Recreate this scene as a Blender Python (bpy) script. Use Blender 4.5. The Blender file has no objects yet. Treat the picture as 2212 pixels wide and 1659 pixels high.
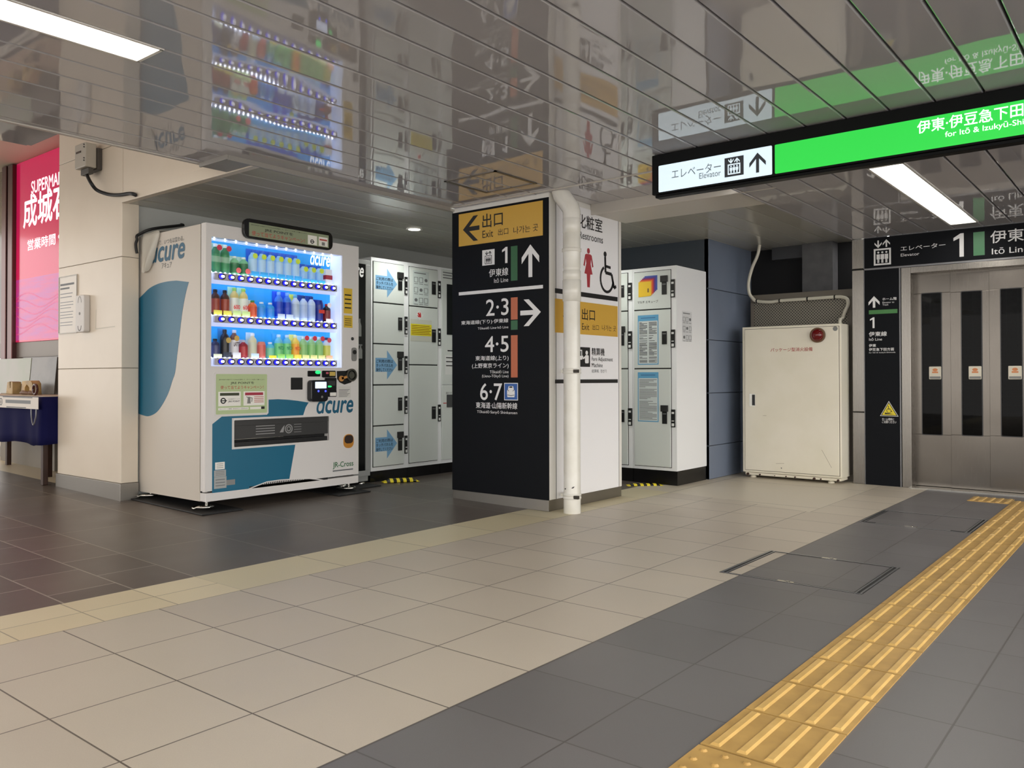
import bpy, math, random
from mathutils import Vector, Matrix
random.seed(7)
S = bpy.context.scene
COL = S.collection
PI = math.pi
# ------------------------------------------------------------------ camera
FPX, YAW, PIT, ROL, CYP = 1780.145, 0.676519, 0.0116762, -0.0011173, 796.289
EYE = Vector((0, 0, 1.0))
_F = Vector((-math.sin(YAW) * math.cos(PIT), math.cos(YAW) * math.cos(PIT), math.sin(PIT)))
_R0 = Vector((math.cos(YAW), math.sin(YAW), 0)); _U0 = _R0.cross(_F)
_R = _R0 * math.cos(ROL) + _U0 * math.sin(ROL); _U = -_R0 * math.sin(ROL) + _U0 * math.cos(ROL)
cd = bpy.data.cameras.new('camera'); cam = bpy.data.objects.new('camera', cd); COL.objects.link(cam)
cam.matrix_world = Matrix(((_R.x, _U.x, -_F.x, EYE.x), (_R.y, _U.y, -_F.y, EYE.y), (_R.z, _U.z, -_F.z, EYE.z), (0, 0, 0, 1)))
cd.sensor_fit = 'HORIZONTAL'; cd.sensor_width = 36; cd.lens = FPX / 2212 * 36
cd.shift_y = -(829.5 - CYP) / 2212; cd.clip_start = 0.05; cd.clip_end = 100
S.camera = cam
# ------------------------------------------------------------------ world, exposure
w = bpy.data.worlds.new('world'); S.world = w; w.use_nodes = True
w.node_tree.nodes['Background'].inputs[0].default_value = (1.0, 0.965, 0.925, 1)
_t = w.node_tree; _g = _t.nodes.new('ShaderNodeTexCoord'); _s = _t.nodes.new('ShaderNodeSeparateXYZ'); _m = _t.nodes.new('ShaderNodeMapRange')
_t.links.new(_g.outputs['Generated'], _s.inputs[0]); _t.links.new(_s.outputs[0], _m.inputs['Value'])      # added fill from the unseen hall, made stronger towards +X
_m.inputs['From Min'].default_value = -0.3; _m.inputs['From Max'].default_value = 0.9; _m.inputs['To Min'].default_value = 2.3; _m.inputs['To Max'].default_value = 4.6
_t.links.new(_m.outputs[0], _t.nodes['Background'].inputs[1])
S.view_settings.view_transform = 'Standard'; S.view_settings.look = 'None'
S.view_settings.exposure = 0.0; S.view_settings.gamma = 1; S.view_settings.use_curve_mapping = False
try:
    S.cycles.use_denoising = True; S.cycles.max_bounces = 8; S.cycles.transparent_max_bounces = 12
    S.cycles.sample_clamp_indirect = 6.0; S.cycles.caustics_reflective = False; S.cycles.caustics_refractive = False
except Exception: pass
LAMP = 11.5
SHOP = 40.0           # watts of each warm shop downlight

# ------------------------------------------------------------------ measuring helpers
def ray(x, y): return _R * ((x - 1106) / FPX) - _U * ((y - CYP) / FPX) + _F
def onZ(x, y, z=0.0):
    d = ray(x, y); return EYE + d * ((z - EYE.z) / d.z)
def zf(x): return 0.02 * (-3.862 - x) if x < -3.862 else 0.0
class Face:
    """a vertical plane: 'Y' faces the -Y side, 'X' faces the +X side; u runs to the right, v up, d outward"""
    def __init__(s, ax, c): s.ax, s.c = ax, c
    def P(s, u, v, d=0.0): return Vector((u, s.c - d, v)) if s.ax == 'Y' else Vector((s.c + d, u, v))
    def px(s, x, y):
        d = ray(x, y)
        p = EYE + d * ((s.c - EYE.y) / d.y) if s.ax == 'Y' else EYE + d * ((s.c - EYE.x) / d.x)
        return (p.x, p.z) if s.ax == 'Y' else (p.y, p.z)
    def off(s, d): return Face(s.ax, s.c - d if s.ax == 'Y' else s.c + d)
def rect(u0, v0, u1, v1): return [(u0, v0), (u1, v0), (u1, v1), (u0, v1)]
def rr(u0, v0, u1, v1, r, n=4):
    r = min(r, (u1 - u0) / 2.001, (v1 - v0) / 2.001); o = []
    for cx, cy, a in ((u1 - r, v0 + r, -90), (u1 - r, v1 - r, 0), (u0 + r, v1 - r, 90), (u0 + r, v0 + r, 180)):
        for k in range(n + 1):
            t = math.radians(a + 90 * k / n); o.append((cx + r * math.cos(t), cy + r * math.sin(t)))
    return o
def disc(cu, cv, ru, rv=None, n=20):
    rv = rv or ru; return [(cu + ru * math.cos(2 * PI * k / n), cv + rv * math.sin(2 * PI * k / n)) for k in range(n)]
def bez(p0, p1, p2, n=8):
    return [((1-t)**2*p0[0] + 2*t*(1-t)*p1[0] + t*t*p2[0], (1-t)**2*p0[1] + 2*t*(1-t)*p1[1] + t*t*p2[1]) for t in [k / n for k in range(n + 1)]]

# ------------------------------------------------------------------ materials
def lin(c): return c / 12.92 if c <= 0.04045 else ((c + 0.055) / 1.055) ** 2.4
def rgb(r, g, b): return (lin(r / 255), lin(g / 255), lin(b / 255), 1)
MATS = {}
def mat(name, c, rough=0.5, metal=0.0, spec=0.5, emit=0.0, ecol=None, coat=0.0, alpha=1.0):
    if name in MATS: return MATS[name]
    m = bpy.data.materials.new(name); m.use_nodes = True; b = m.node_tree.nodes['Principled BSDF']
    b.inputs['Base Color'].default_value = rgb(*c); b.inputs['Roughness'].default_value = rough
    b.inputs['Metallic'].default_value = metal; b.inputs['Specular IOR Level'].default_value = spec
    b.inputs['Coat Weight'].default_value = coat; b.inputs['Coat Roughness'].default_value = 0.05
    if emit: b.inputs['Emission Color'].default_value = rgb(*(ecol or c)); b.inputs['Emission Strength'].default_value = emit
    if alpha < 1: b.inputs['Alpha'].default_value = alpha
    MATS[name] = m; return m
def nd(m, t, **k):
    n = m.node_tree.nodes.new(t)
    for a, b in k.items(): setattr(n, a, b)
    return n
def bump(m, tex_out, strength, dist):
    b = m.node_tree.nodes['Principled BSDF']; n = nd(m, 'ShaderNodeBump'); n.inputs['Strength'].default_value = strength; n.inputs['Distance'].default_value = dist
    m.node_tree.links.new(tex_out, n.inputs['Height']); m.node_tree.links.new(n.outputs[0], b.inputs['Normal'])
def noise_mat(name, c1, c2, scale, rough=0.5, metal=0.0, stretch=(1, 1, 1), bmp=0.0, bdist=0.002, detail=4, lo=0.35, hi=0.65, **k):
    m = mat(name, c1, rough, metal, **k); L = m.node_tree.links; b = m.node_tree.nodes['Principled BSDF']
    tc = nd(m, 'ShaderNodeTexCoord'); mp = nd(m, 'ShaderNodeMapping'); mp.inputs['Scale'].default_value = stretch
    nz = nd(m, 'ShaderNodeTexNoise'); nz.inputs['Scale'].default_value = scale; nz.inputs['Detail'].default_value = detail
    cr = nd(m, 'ShaderNodeValToRGB'); e = cr.color_ramp.elements
    e[0].position = lo; e[0].color = rgb(*c1); e[1].position = hi; e[1].color = rgb(*c2)
    L.new(tc.outputs['Object'], mp.inputs['Vector']); L.new(mp.outputs[0], nz.inputs['Vector']); L.new(nz.outputs['Fac'], cr.inputs[0]); L.new(cr.outputs[0], b.inputs['Base Color'])
    if bmp: bump(m, nz.outputs['Fac'], bmp, bdist)
    return m
def tile_mat(name, c1, c2, mortar, org, step, msize=0.003, rough=0.45, swap=False, offset=0.0, speck=0.06):
    """tiles with grout lines; org and step in metres"""
    m = mat(name, c1, rough); L = m.node_tree.links; b = m.node_tree.nodes['Principled BSDF']
    tc = nd(m, 'ShaderNodeTexCoord'); mp = nd(m, 'ShaderNodeMapping')
    mp.inputs['Location'].default_value = (-org[0], -org[1], 0)
    L.new(tc.outputs['Object'], mp.inputs['Vector']); vec = mp.outputs[0]; sx, sy = step
    if swap:
        sp = nd(m, 'ShaderNodeSeparateXYZ'); cb = nd(m, 'ShaderNodeCombineXYZ'); L.new(vec, sp.inputs[0])
        L.new(sp.outputs[1], cb.inputs[0]); L.new(sp.outputs[0], cb.inputs[1]); vec = cb.outputs[0]; sx, sy = step[1], step[0]
    bt = nd(m, 'ShaderNodeTexBrick', offset=offset, squash=1.0)
    bt.inputs['Color1'].default_value = rgb(*c1); bt.inputs['Color2'].default_value = rgb(*c2); bt.inputs['Mortar'].default_value = rgb(*mortar)
    bt.inputs['Scale'].default_value = 1; bt.inputs['Mortar Size'].default_value = msize; bt.inputs['Mortar Smooth'].default_value = 0.1
    bt.inputs['Brick Width'].default_value = sx; bt.inputs['Row Height'].default_value = sy
    L.new(vec, bt.inputs['Vector'])
    nz = nd(m, 'ShaderNodeTexNoise'); nz.inputs['Scale'].default_value = 260; nz.inputs['Detail'].default_value = 3
    n2 = nd(m, 'ShaderNodeTexNoise'); n2.inputs['Scale'].default_value = 2.2; n2.inputs['Detail'].default_value = 5
    L.new(tc.outputs['Object'], nz.inputs['Vector']); L.new(tc.outputs['Object'], n2.inputs['Vector'])
    ad = nd(m, 'ShaderNodeMath', operation='ADD'); L.new(nz.outputs['Fac'], ad.inputs[0]); L.new(n2.outputs['Fac'], ad.inputs[1])
    mr = nd(m, 'ShaderNodeMapRange'); mr.inputs['From Min'].default_value = 0.6; mr.inputs['From Max'].default_value = 1.4
    mr.inputs['To Min'].default_value = 1 - speck; mr.inputs['To Max'].default_value = 1 + speck
    L.new(ad.outputs[0], mr.inputs['Value'])
    mx = nd(m, 'ShaderNodeVectorMath', operation='SCALE'); L.new(bt.outputs['Color'], mx.inputs[0]); L.new(mr.outputs[0], mx.inputs['Scale'])
    L.new(mx.outputs[0], b.inputs['Base Color'])
    rm = nd(m, 'ShaderNodeMapRange'); rm.inputs['To Min'].default_value = rough - 0.08; rm.inputs['To Max'].default_value = rough + 0.1
    L.new(n2.outputs['Fac'], rm.inputs['Value']); L.new(rm.outputs[0], b.inputs['Roughness'])
    iv = nd(m, 'ShaderNodeMath', operation='MULTIPLY_ADD'); iv.inputs[1].default_value = -1; L.new(bt.outputs['Fac'], iv.inputs[0])
    sc = nd(m, 'ShaderNodeMath', operation='MULTIPLY_ADD'); sc.inputs[1].default_value = 0.15; L.new(nz.outputs['Fac'], sc.inputs[0]); L.new(iv.outputs[0], sc.inputs[2])
    bump(m, sc.outputs[0], 0.25, 0.002)
    return m
def glass_mat(name, tint=(255, 255, 255), refl=1.0):
    m = bpy.data.materials.new(name); m.use_nodes = True; N = m.node_tree.nodes; L = m.node_tree.links; N.clear()
    o = N.new('ShaderNodeOutputMaterial'); mx = N.new('ShaderNodeMixShader'); t = N.new('ShaderNodeBsdfTransparent'); g = N.new('ShaderNodeBsdfGlossy'); f = N.new('ShaderNodeFresnel')
    t.inputs[0].default_value = rgb(*tint); g.inputs['Roughness'].default_value = 0.02; f.inputs[0].default_value = 1.5
    ge = N.new('ShaderNodeNewGeometry'); om = N.new('ShaderNodeMath'); om.operation = 'SUBTRACT'; om.inputs[0].default_value = 1.0; mu = N.new('ShaderNodeMath'); mu.operation = 'MULTIPLY'
    L.new(ge.outputs['Backfacing'], om.inputs[1]); L.new(om.outputs[0], mu.inputs[0]); L.new(f.outputs[0], mu.inputs[1]); L.new(mu.outputs[0], mx.inputs[0]); L.new(t.outputs[0], mx.inputs[1]); L.new(g.outputs[0], mx.inputs[2]); L.new(mx.outputs[0], o.inputs[0])
    MATS[name] = m; return m
def brushed(name, c, rough=0.28, vert=True, bmp=0.02):
    m = mat(name, c, rough, 1.0); L = m.node_tree.links
    tc = nd(m, 'ShaderNodeTexCoord'); mp = nd(m, 'ShaderNodeMapping'); mp.inputs['Scale'].default_value = (900, 900, 6) if vert else (6, 6, 900)
    nz = nd(m, 'ShaderNodeTexNoise'); nz.inputs['Scale'].default_value = 1; L.new(tc.outputs['Object'], mp.inputs['Vector']); L.new(mp.outputs[0], nz.inputs['Vector'])
    rm = nd(m, 'ShaderNodeMapRange'); rm.inputs['To Min'].default_value = rough - 0.06; rm.inputs['To Max'].default_value = rough + 0.1
    L.new(nz.outputs['Fac'], rm.inputs['Value']); L.new(rm.outputs[0], m.node_tree.nodes['Principled BSDF'].inputs['Roughness'])
    n2 = nd(m, 'ShaderNodeTexNoise'); n2.inputs['Scale'].default_value = 2.5; n2.inputs['Detail'].default_value = 1
    L.new(tc.outputs['Object'], n2.inputs['Vector']); bump(m, n2.outputs['Fac'], bmp * 10, 0.01)
    return m

# ------------------------------------------------------------------ mesh builder
class MB:
    def __init__(s): s.v, s.f, s.m, s.sm = [], [], [], []
    def add(s, vs, fs, mi=0, smooth=False):
        b = len(s.v); s.v += [Vector(p) for p in vs]
        for f in fs: s.f.append([b + i for i in f]); s.m.append(mi); s.sm.append(smooth)
        return s
    def box(s, x0, x1, y0, y1, z0, z1, mi=0):
        x0, x1 = sorted((x0, x1)); y0, y1 = sorted((y0, y1)); z0, z1 = sorted((z0, z1))
        return s.add([(x0,y0,z0),(x1,y0,z0),(x1,y1,z0),(x0,y1,z0),(x0,y0,z1),(x1,y0,z1),(x1,y1,z1),(x0,y1,z1)],
              [(0,3,2,1),(4,5,6,7),(0,1,5,4),(1,2,6,5),(2,3,7,6),(3,0,4,7)], mi)
    def prism(s, F, pts, d0=0.0, d1=0.001, mi=0):
        n = len(pts)
        if sum(pts[k][0] * pts[(k + 1) % n][1] - pts[(k + 1) % n][0] * pts[k][1] for k in range(n)) < 0: pts = pts[::-1]
        vs = [F.P(u, v, d0) for u, v in pts] + [F.P(u, v, d1) for u, v in pts]
        fs = [tuple(range(n, 2 * n)), tuple(reversed(range(n)))] + [(k, (k + 1) % n, n + (k + 1) % n, n + k) for k in range(n)]
        return s.add(vs, fs, mi)
    def fbox(s, F, u0, v0, u1, v1, d0, d1, mi=0): return s.prism(F, rect(min(u0,u1), min(v0,v1), max(u0,u1), max(v0,v1)), d0, d1, mi)
    def ring(s, F, out, inn, d0, d1, mi=0):
        n = len(out)
        vs = [F.P(*p, d0) for p in out] + [F.P(*p, d0) for p in inn] + [F.P(*p, d1) for p in out] + [F.P(*p, d1) for p in inn]
        fs = []
        for k in range(n):
            j = (k + 1) % n
            fs += [(2*n+k, 2*n+j, 3*n+j, 3*n+k), (j, k, n+k, n+j), (k, j, 2*n+j, 2*n+k), (n+j, n+k, 3*n+k, 3*n+j)]
        return s.add(vs, fs, mi)
    def line(s, F, pts, wd, d0, d1, mi=0):
        for a, b in zip(pts[:-1], pts[1:]):
            du, dv = b[0]-a[0], b[1]-a[1]; l = math.hypot(du, dv) or 1e-6; nu, nv = -dv/l*wd/2, du/l*wd/2
            s.prism(F, [(a[0]-nu, a[1]-nv), (b[0]-nu, b[1]-nv), (b[0]+nu, b[1]+nv), (a[0]+nu, a[1]+nv)], d0, d1, mi)
        return s
    def tube(s, pts, r, n=10, mi=0, caps=True):
        pts = [Vector(p) for p in pts]; vs, fs = [], []; up = None
        rs = r if isinstance(r, (list, tuple)) else [r] * len(pts)
        for i, p in enumerate(pts):
            t = (pts[min(i+1, len(pts)-1)] - pts[max(i-1, 0)]).normalized()
            if up is None: up = t.orthogonal().normalized()
            up = (up - t * up.dot(t)).normalized(); q = t.cross(up)
            for k in range(n):
                a = 2 * PI * k / n; vs.append(p + (up * math.cos(a) + q * math.sin(a)) * rs[i])
        for i in range(len(pts) - 1):
            for k in range(n): fs.append((i*n+k, i*n+(k+1)%n, (i+1)*n+(k+1)%n, (i+1)*n+k))
        s.add(vs, fs, mi, True)
        if caps: s.add(vs[:n], [tuple(reversed(range(n)))], mi); s.add(vs[-n:], [tuple(range(n))], mi)
        return s
    def lathe(s, c, prof, n=14, mi=0, flat=1.0, ax=(1, 0)):
        vs, fs = [], []
        for r, z in prof:
            for k in range(n):
                a = 2 * PI * k / n; vs.append((c[0] + r * math.cos(a) * (flat if ax[0] else 1), c[1] + r * math.sin(a) * (flat if ax[1] else 1), c[2] + z))
        for i in range(len(prof) - 1):
            for k in range(n): fs.append((i*n+k, i*n+(k+1)%n, (i+1)*n+(k+1)%n, (i+1)*n+k))
        s.add(vs, fs, mi, True)
        s.add(vs[:n], [tuple(reversed(range(n)))], mi); s.add(vs[-n:], [tuple(range(n))], mi)
        return s
    def build(s, name, mats, parent=None, bev=0.0, label=None, segs=2):
        r = parent
        while r is not None and r.parent: r = r.parent
        o0 = Vector(r.location) if r else Vector((0, 0, 0))
        me = bpy.data.meshes.new(name); me.from_pydata([v - o0 for v in s.v], [], s.f)
        for m in (mats if isinstance(mats, (list, tuple)) else [mats]): me.materials.append(m)
        me.polygons.foreach_set('material_index', s.m); me.polygons.foreach_set('use_smooth', s.sm); me.update()
        o = bpy.data.objects.new(name, me); COL.objects.link(o)
        if parent: o.parent = parent
        if bev:
            b = o.modifiers.new('bevel', 'BEVEL'); b.width = bev; b.segments = segs; b.limit_method = 'ANGLE'; b.angle_limit = 0.6
        if label: o['label'] = label
        return o
def thing(name, label, cat, loc, group=None):
    o = bpy.data.objects.new(name, None); COL.objects.link(o); o.location = loc; o.empty_display_size = 0.1
    o['label'] = label; o['category'] = cat
    if group: o['group'] = group
    return o
def tag(o, label, cat, group=None, kind=None):
    o['label'] = label; o['category'] = cat
    if group: o['group'] = group
    if kind: o['kind'] = kind
    return o
def struct(name, mb, mats, bev=0.0):
    o = mb.build(name, mats, None, bev); o['kind'] = 'structure'; return o
def text(F, body, box, m, parent, d=0.002, bold=0.0, shear=0.0, name='lettering', keep=False):
    """lettering that fills the box (u0, v0, u1, v1) on face F"""
    c = bpy.data.curves.new('t', 'FONT'); c.body = body; c.size = 1; c.shear = shear; c.resolution_u = 4
    o = bpy.data.objects.new('t', c); COL.objects.link(o); me = bpy.data.meshes.new_from_object(o)
    bpy.data.objects.remove(o); bpy.data.curves.remove(c)
    xs = [v.co.x for v in me.vertices]; ys = [v.co.y for v in me.vertices]
    if not xs: return None
    x0, x1, y0, y1 = min(xs), max(xs), min(ys), max(ys); u0, v0, u1, v1 = box
    su, sv = (u1 - u0) / max(x1 - x0, 1e-6), (v1 - v0) / max(y1 - y0, 1e-6)
    if keep: su = sv = min(su, sv)
    mb = MB(); fs = [tuple(p.vertices) for p in me.polygons]
    for k, (bx, by) in enumerate(((0, 0), (1, 0), (-1, 0), (0, 1), (0, -1)) if bold else ((0, 0),)):      # heavier strokes: the outline laid down five times
        mb.add([F.P(u0 + (v.co.x - x0 + bx * bold * .62) * su, v0 + (v.co.y - y0 + by * bold * .62) * sv, d + k * 2e-5) for v in me.vertices], fs)
    bpy.data.meshes.remove(me)
    return mb.build(name, m, parent)
def tpx(F, body, p, m, parent, **k):
    """p = x0, y0, x1, y1: left-bottom and right-top corners measured on the photograph"""
    a = F.px(p[0], p[1]); b = F.px(p[2], p[3]); return text(F, body, (a[0], a[1], b[0], b[1]), m, parent, **k)
def arrow(cu, cv, w, h, t, ang=0, slope=1.12):
    k = 1.35 * t
    p = [(0, h/2), (-w/2, h/2 - w/2*slope), (-w/2, h/2 - w/2*slope - k), (-t/2, h/2 - t/2*slope - k), (-t/2, -h/2), (t/2, -h/2), (t/2, h/2 - t/2*slope - k), (w/2, h/2 - w/2*slope - k), (w/2, h/2 - w/2*slope)]
    c, s = math.cos(ang), math.sin(ang); return [(cu + x*c - y*s, cv + x*s + y*c) for x, y in p]
def lift_icon(mb, F, u0, v0, u1, v1, d0, d1, mi=0, frame=0.09):
    """three riders in a car below a down and an up arrow"""
    W, H = u1 - u0, v1 - v0; c = frame * W
    top = v0 + H * 0.66
    mb.ring(F, rect(u0, v0, u1, top), rect(u0 + c, v0 + c, u1 - c, top - c), d0, d1, mi)
    for k in (-1, 0, 1):
        x = (u0 + u1) / 2 + k * W * 0.235; hh = top - v0
        mb.prism(F, disc(x, v0 + hh*0.77, W*0.062, n=10), d0, d1, mi)
        b = W * 0.1
        mb.prism(F, [(x-b, v0+hh*0.36), (x-b*.55, v0+hh*0.36), (x-b*.55, v0+hh*0.14), (x-b*.08, v0+hh*0.14), (x-b*.08, v0+hh*.38), (x+b*.08, v0+hh*.38), (x+b*.08, v0+hh*0.14), (x+b*.55, v0+hh*0.14), (x+b*.55, v0+hh*0.36), (x+b, v0+hh*0.36), (x+b, v0+hh*0.66), (x-b, v0+hh*0.66)], d0, d1, mi)
    ah = H * 0.3
    mb.prism(F, arrow(u0 + W*.26, v0 + H*.84, W*.42, ah, W*.085, PI), d0, d1, mi)
    mb.prism(F, arrow(u0 + W*.74, v0 + H*.86, W*.42, ah, W*.085), d0, d1, mi)
def wheelchair_icon(mb, F, u0, v0, u1, v1, d0, d1, mi=0):
    W, H = u1 - u0, v1 - v0
    q = lambda x, y: (u0 + x * W, v0 + y * H); t = W * 0.10
    mb.prism(F, disc(*q(.32, .93), W*.085, W*.085, 14), d0, d1, mi)
    mb.line(F, [q(.32, .86), q(.34, .45), q(.70, .43), q(.84, .08), q(.97, .13)], t, d0, d1, mi)
    mb.line(F, [q(.33, .62), q(.64, .60)], t*.85, d0, d1, mi)
    pts = []
    for k in range(19):
        a = math.radians(118 + k * 13.2); pts.append((u0 + W*.42 + W*.37*math.cos(a), v0 + H*.28 + W*.40*math.sin(a)))
    mb.line(F, pts, t*.85, d0, d1, mi)

def one(par, F, x0, x1, ytop, ybot, m, d=0.002):
    """a sans-serif figure one; pixel box on the photograph"""
    a = F.px(x0, ybot); b = F.px(x1, ytop); b = (b[0], F.px(x0, ytop)[1]) if False else b
    u0, v0, u1, v1 = a[0], a[1], b[0], b[1]; w = u1 - u0; h = v1 - v0; s = w * .42
    return MB().prism(F, [(u1 - s, v0), (u1, v0), (u1, v1), (u1 - s * .75, v1), (u0, v1 - h * .17), (u0, v1 - h * .30), (u1 - s, v1 - h * .20)], 0, d).build('lettering', m, par)
def tref(F, body, xl, xr, ytop, ybot, xref, m, parent, **k):
    """lettering between columns xl and xr; its height is read at column xref"""
    v1 = F.px(xref, ytop)[1]; v0 = F.px(xref, ybot)[1]
    return text(F, body, (F.px(xl, 800)[0], v0, F.px(xr, 800)[0], v1), m, parent, **k)

def acure(F, box, m, parent, d=0.002):
    """the slanted word mark: a one-storey a followed by cure, all of one height"""
    u0, v0, u1, v1 = box; w = u1 - u0; e = []
    for tx, a, b in (('\u0251', 0.0, .215), ('cure', .235, 1.0)): e.append(text(F, tx, (u0 + w * a, v0, u0 + w * b, v1), m, parent, d, .035, .22))
    return e

def smooth(pts, n=6):
    pts = [Vector(p) for p in pts]; o = []
    for i in range(len(pts) - 1):
        p0, p1, p2, p3 = pts[max(i-1, 0)], pts[i], pts[i+1], pts[min(i+2, len(pts)-1)]
        for k in range(n):
            t = k / n; o.append(.5 * (2*p1 + (p2-p0)*t + (2*p0-5*p1+4*p2-p3)*t*t + (3*p1-p0-3*p2+p3)*t**3))
    return o + [pts[-1]]
# ------------------------------------------------------------------ shared materials
WHITE = mat('white_paint', (232, 230, 224), 0.35)
CREAM = noise_mat('cream_panel', (221, 210, 193), (214, 202, 184), 1.5, 0.30)
LOCKW = mat('locker_white', (214, 220, 216), 0.32)
LOCKS = mat('locker_side_white', (240, 242, 244), 0.22)
BLACK = mat('black_gloss', (12, 12, 14), 0.25)
BLACKM = mat('black_matt', (14, 14, 15), 0.7)
SIGNK = mat('sign_black', (20, 22, 26), 0.5, spec=0.10)
SIGNW = mat('sign_white', (246, 246, 248), 0.35)
LETW = mat('letter_white', (240, 240, 240), 0.5)
LETK = mat('letter_black', (16, 16, 18), 0.5)
LETG = mat('letter_grey', (105, 108, 110), 0.5)
LETB = mat('letter_blue', (24, 92, 122), 0.4)
LETR = mat('letter_red', (170, 40, 36), 0.5)
AMBER = mat('exit_yellow', (214, 170, 70), 0.4)
LINEG = mat('line_green', (38, 98, 56), 0.4)
LINEO = mat('line_orange', (196, 106, 66), 0.4)
STEEL = brushed('brushed_steel', (132, 128, 122), 0.24)
PLINTH = brushed('plinth_steel', (150, 146, 140), 0.38, False)
CHROME = mat('chrome', (205, 203, 196), 0.18, 1.0)
NAVY = noise_mat('navy_panel', (118, 128, 146), (110, 120, 137), 2.0, 0.38)
DKGREY = mat('dark_grey', (44, 45, 47), 0.5)
GREY = mat('mid_grey', (128, 128, 126), 0.5)
PIPEW = noise_mat('pipe_white', (232, 230, 222), (222, 219, 208), 6.0, 0.22)
RUBBER = mat('black_rubber', (22, 22, 23), 0.6)
TEAL = mat('teal_print', (26, 104, 134), 0.35)
VMW = mat('machine_white', (224, 221, 218), 0.30); VMS = mat('machine_side_dimmed', (206, 198, 186), 0.30)  # side copy of the white, darkened to offset strong light on that face
GLASS = glass_mat('clear_glass')
TUBE = mat('lamp_diffuser', (255, 252, 246), 0.5, emit=LAMP)

# ------------------------------------------------------------------ floor
BEIGE = tile_mat('beige_tile', (200, 189, 172), (193, 182, 166), (104, 95, 84), (-3.444, 1.045), (0.4303, 0.397), 0.0030, 0.42)
STRIP = tile_mat('cream_strip_tile', (214, 203, 170), (206, 193, 158), (140, 128, 104), (-3.862, 2.876), (0.418, 0.63), 0.003, 0.42, swap=False)
STRIP2 = tile_mat('cream_small_tile', (224, 211, 178), (215, 200, 166), (160, 148, 122), (-3.862, 2.251), (0.209, 0.3225), 0.003, 0.42)
BROWN = tile_mat('brown_tile', (98, 86, 78), (84, 73, 67), (152, 141, 130), (-5.438, 2.25), (0.4, 0.315), 0.0042, 0.38, speck=0.12, offset=0.5)
BROWN2 = tile_mat('brown_long_tile', (98, 89, 82), (87, 79, 73), (138, 129, 118), (-5.438, 2.25), (0.8, 0.63), 0.0035, 0.36, speck=0.12)
GRAYT = tile_mat('grey_tile', (114, 111, 111), (108, 105, 105), (90, 86, 84), (-1.720, 1.075), (0.4055, 0.395), 0.003, 0.40)
LTILE = tile_mat('pale_tile', (206, 196, 178), (200, 189, 170), (110, 100, 88), (-3.444, 6.40), (1.325, 1.25), 0.004, 0.40)
WARMT = mat('warm_pale_tile', (214, 200, 170), 0.4)
ff = MB()
def flat(x0, x1, y0, y1, mi, dz=0.0): ff.add([(x0,y0,zf(x0)+dz),(x1,y0,zf(x1)+dz),(x1,y1,zf(x1)+dz),(x0,y1,zf(x0)+dz)], [(0,1,2,3)], mi)
flat(-15, -3.862, -8, 2.25, 3); flat(-15, -3.862, 2.25, 10, 4)
flat(-3.862, -3.444, 2.25, 9, 1); flat(-3.862, -3.444, -8, 2.25, 2)
flat(-3.444, -1.722, -8, 10, 0); flat(-1.722, 8, -8, 10, 5)
ff.add([(-3.862,6.55,.0006),(-3.444,6.50,.0006),(-2.8,6.387,.0006),(-2.119,6.184,.0006),(-2.119,8.6,.0006),(-3.862,8.6,.0006)], [(0,1,2,3,4,5)], 6)
flat(-15, -7.40, 3.16, 9.9, 7, .001)
floor = struct('floor', ff, [BEIGE, STRIP, STRIP2, BROWN, BROWN2, GRAYT, LTILE, WARMT])

# ------------------------------------------------------------------ ceiling: gloss slats
m = mat('ceiling_slat', (186, 184, 187), 0.035, spec=0.85); L = m.node_tree.links
tc = nd(m, 'ShaderNodeTexCoord'); sp = nd(m, 'ShaderNodeSeparateXYZ'); L.new(tc.outputs['Object'], sp.inputs[0])
fl = nd(m, 'ShaderNodeMath', operation='MULTIPLY_ADD'); fl.inputs[1].default_value = 1 / 0.21875; fl.inputs[2].default_value = 3.776 / 0.21875; L.new(sp.outputs[0], fl.inputs[0])
fr = nd(m, 'ShaderNodeMath', operation='FLOOR'); L.new(fl.outputs[0], fr.inputs[0])
zz = nd(m, 'ShaderNodeMath', operation='MULTIPLY'); zz.inputs[1].default_value = 3.7; L.new(fr.outputs[0], zz.inputs[0])
cb = nd(m, 'ShaderNodeCombineXYZ'); L.new(sp.outputs[0], cb.inputs[0]); L.new(sp.outputs[1], cb.inputs[1]); L.new(zz.outputs[0], cb.inputs[2])
nz = nd(m, 'ShaderNodeTexNoise'); nz.inputs['Scale'].default_value = 2.4; nz.inputs['Detail'].default_value = 0.6; L.new(cb.outputs[0], nz.inputs['Vector'])
sx = nd(m, 'ShaderNodeMath', operation='FRACT'); L.new(fl.outputs[0], sx.inputs[0])
pg = nd(m, 'ShaderNodeMath', operation='PINGPONG'); pg.inputs[1].default_value = 0.5; L.new(sx.outputs[0], pg.inputs[0])
sq = nd(m, 'ShaderNodeMath', operation='SUBTRACT'); sq.inputs[0].default_value = 0.5; L.new(pg.outputs[0], sq.inputs[1])
s2 = nd(m, 'ShaderNodeMath', operation='POWER'); s2.inputs[1].default_value = 2.0; L.new(sq.outputs[0], s2.inputs[0])
s3 = nd(m, 'ShaderNodeMath', operation='MULTIPLY_ADD'); s3.inputs[1].default_value = 0.06; L.new(s2.outputs[0], s3.inputs[0]); L.new(nz.outputs['Fac'], s3.inputs[2])
bump(m, s3.outputs[0], 1.0, 0.0027)
SLAT = m
SOFFIT = mat('soffit_white', (200, 195, 186), 0.42)
P = 0.21875
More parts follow.
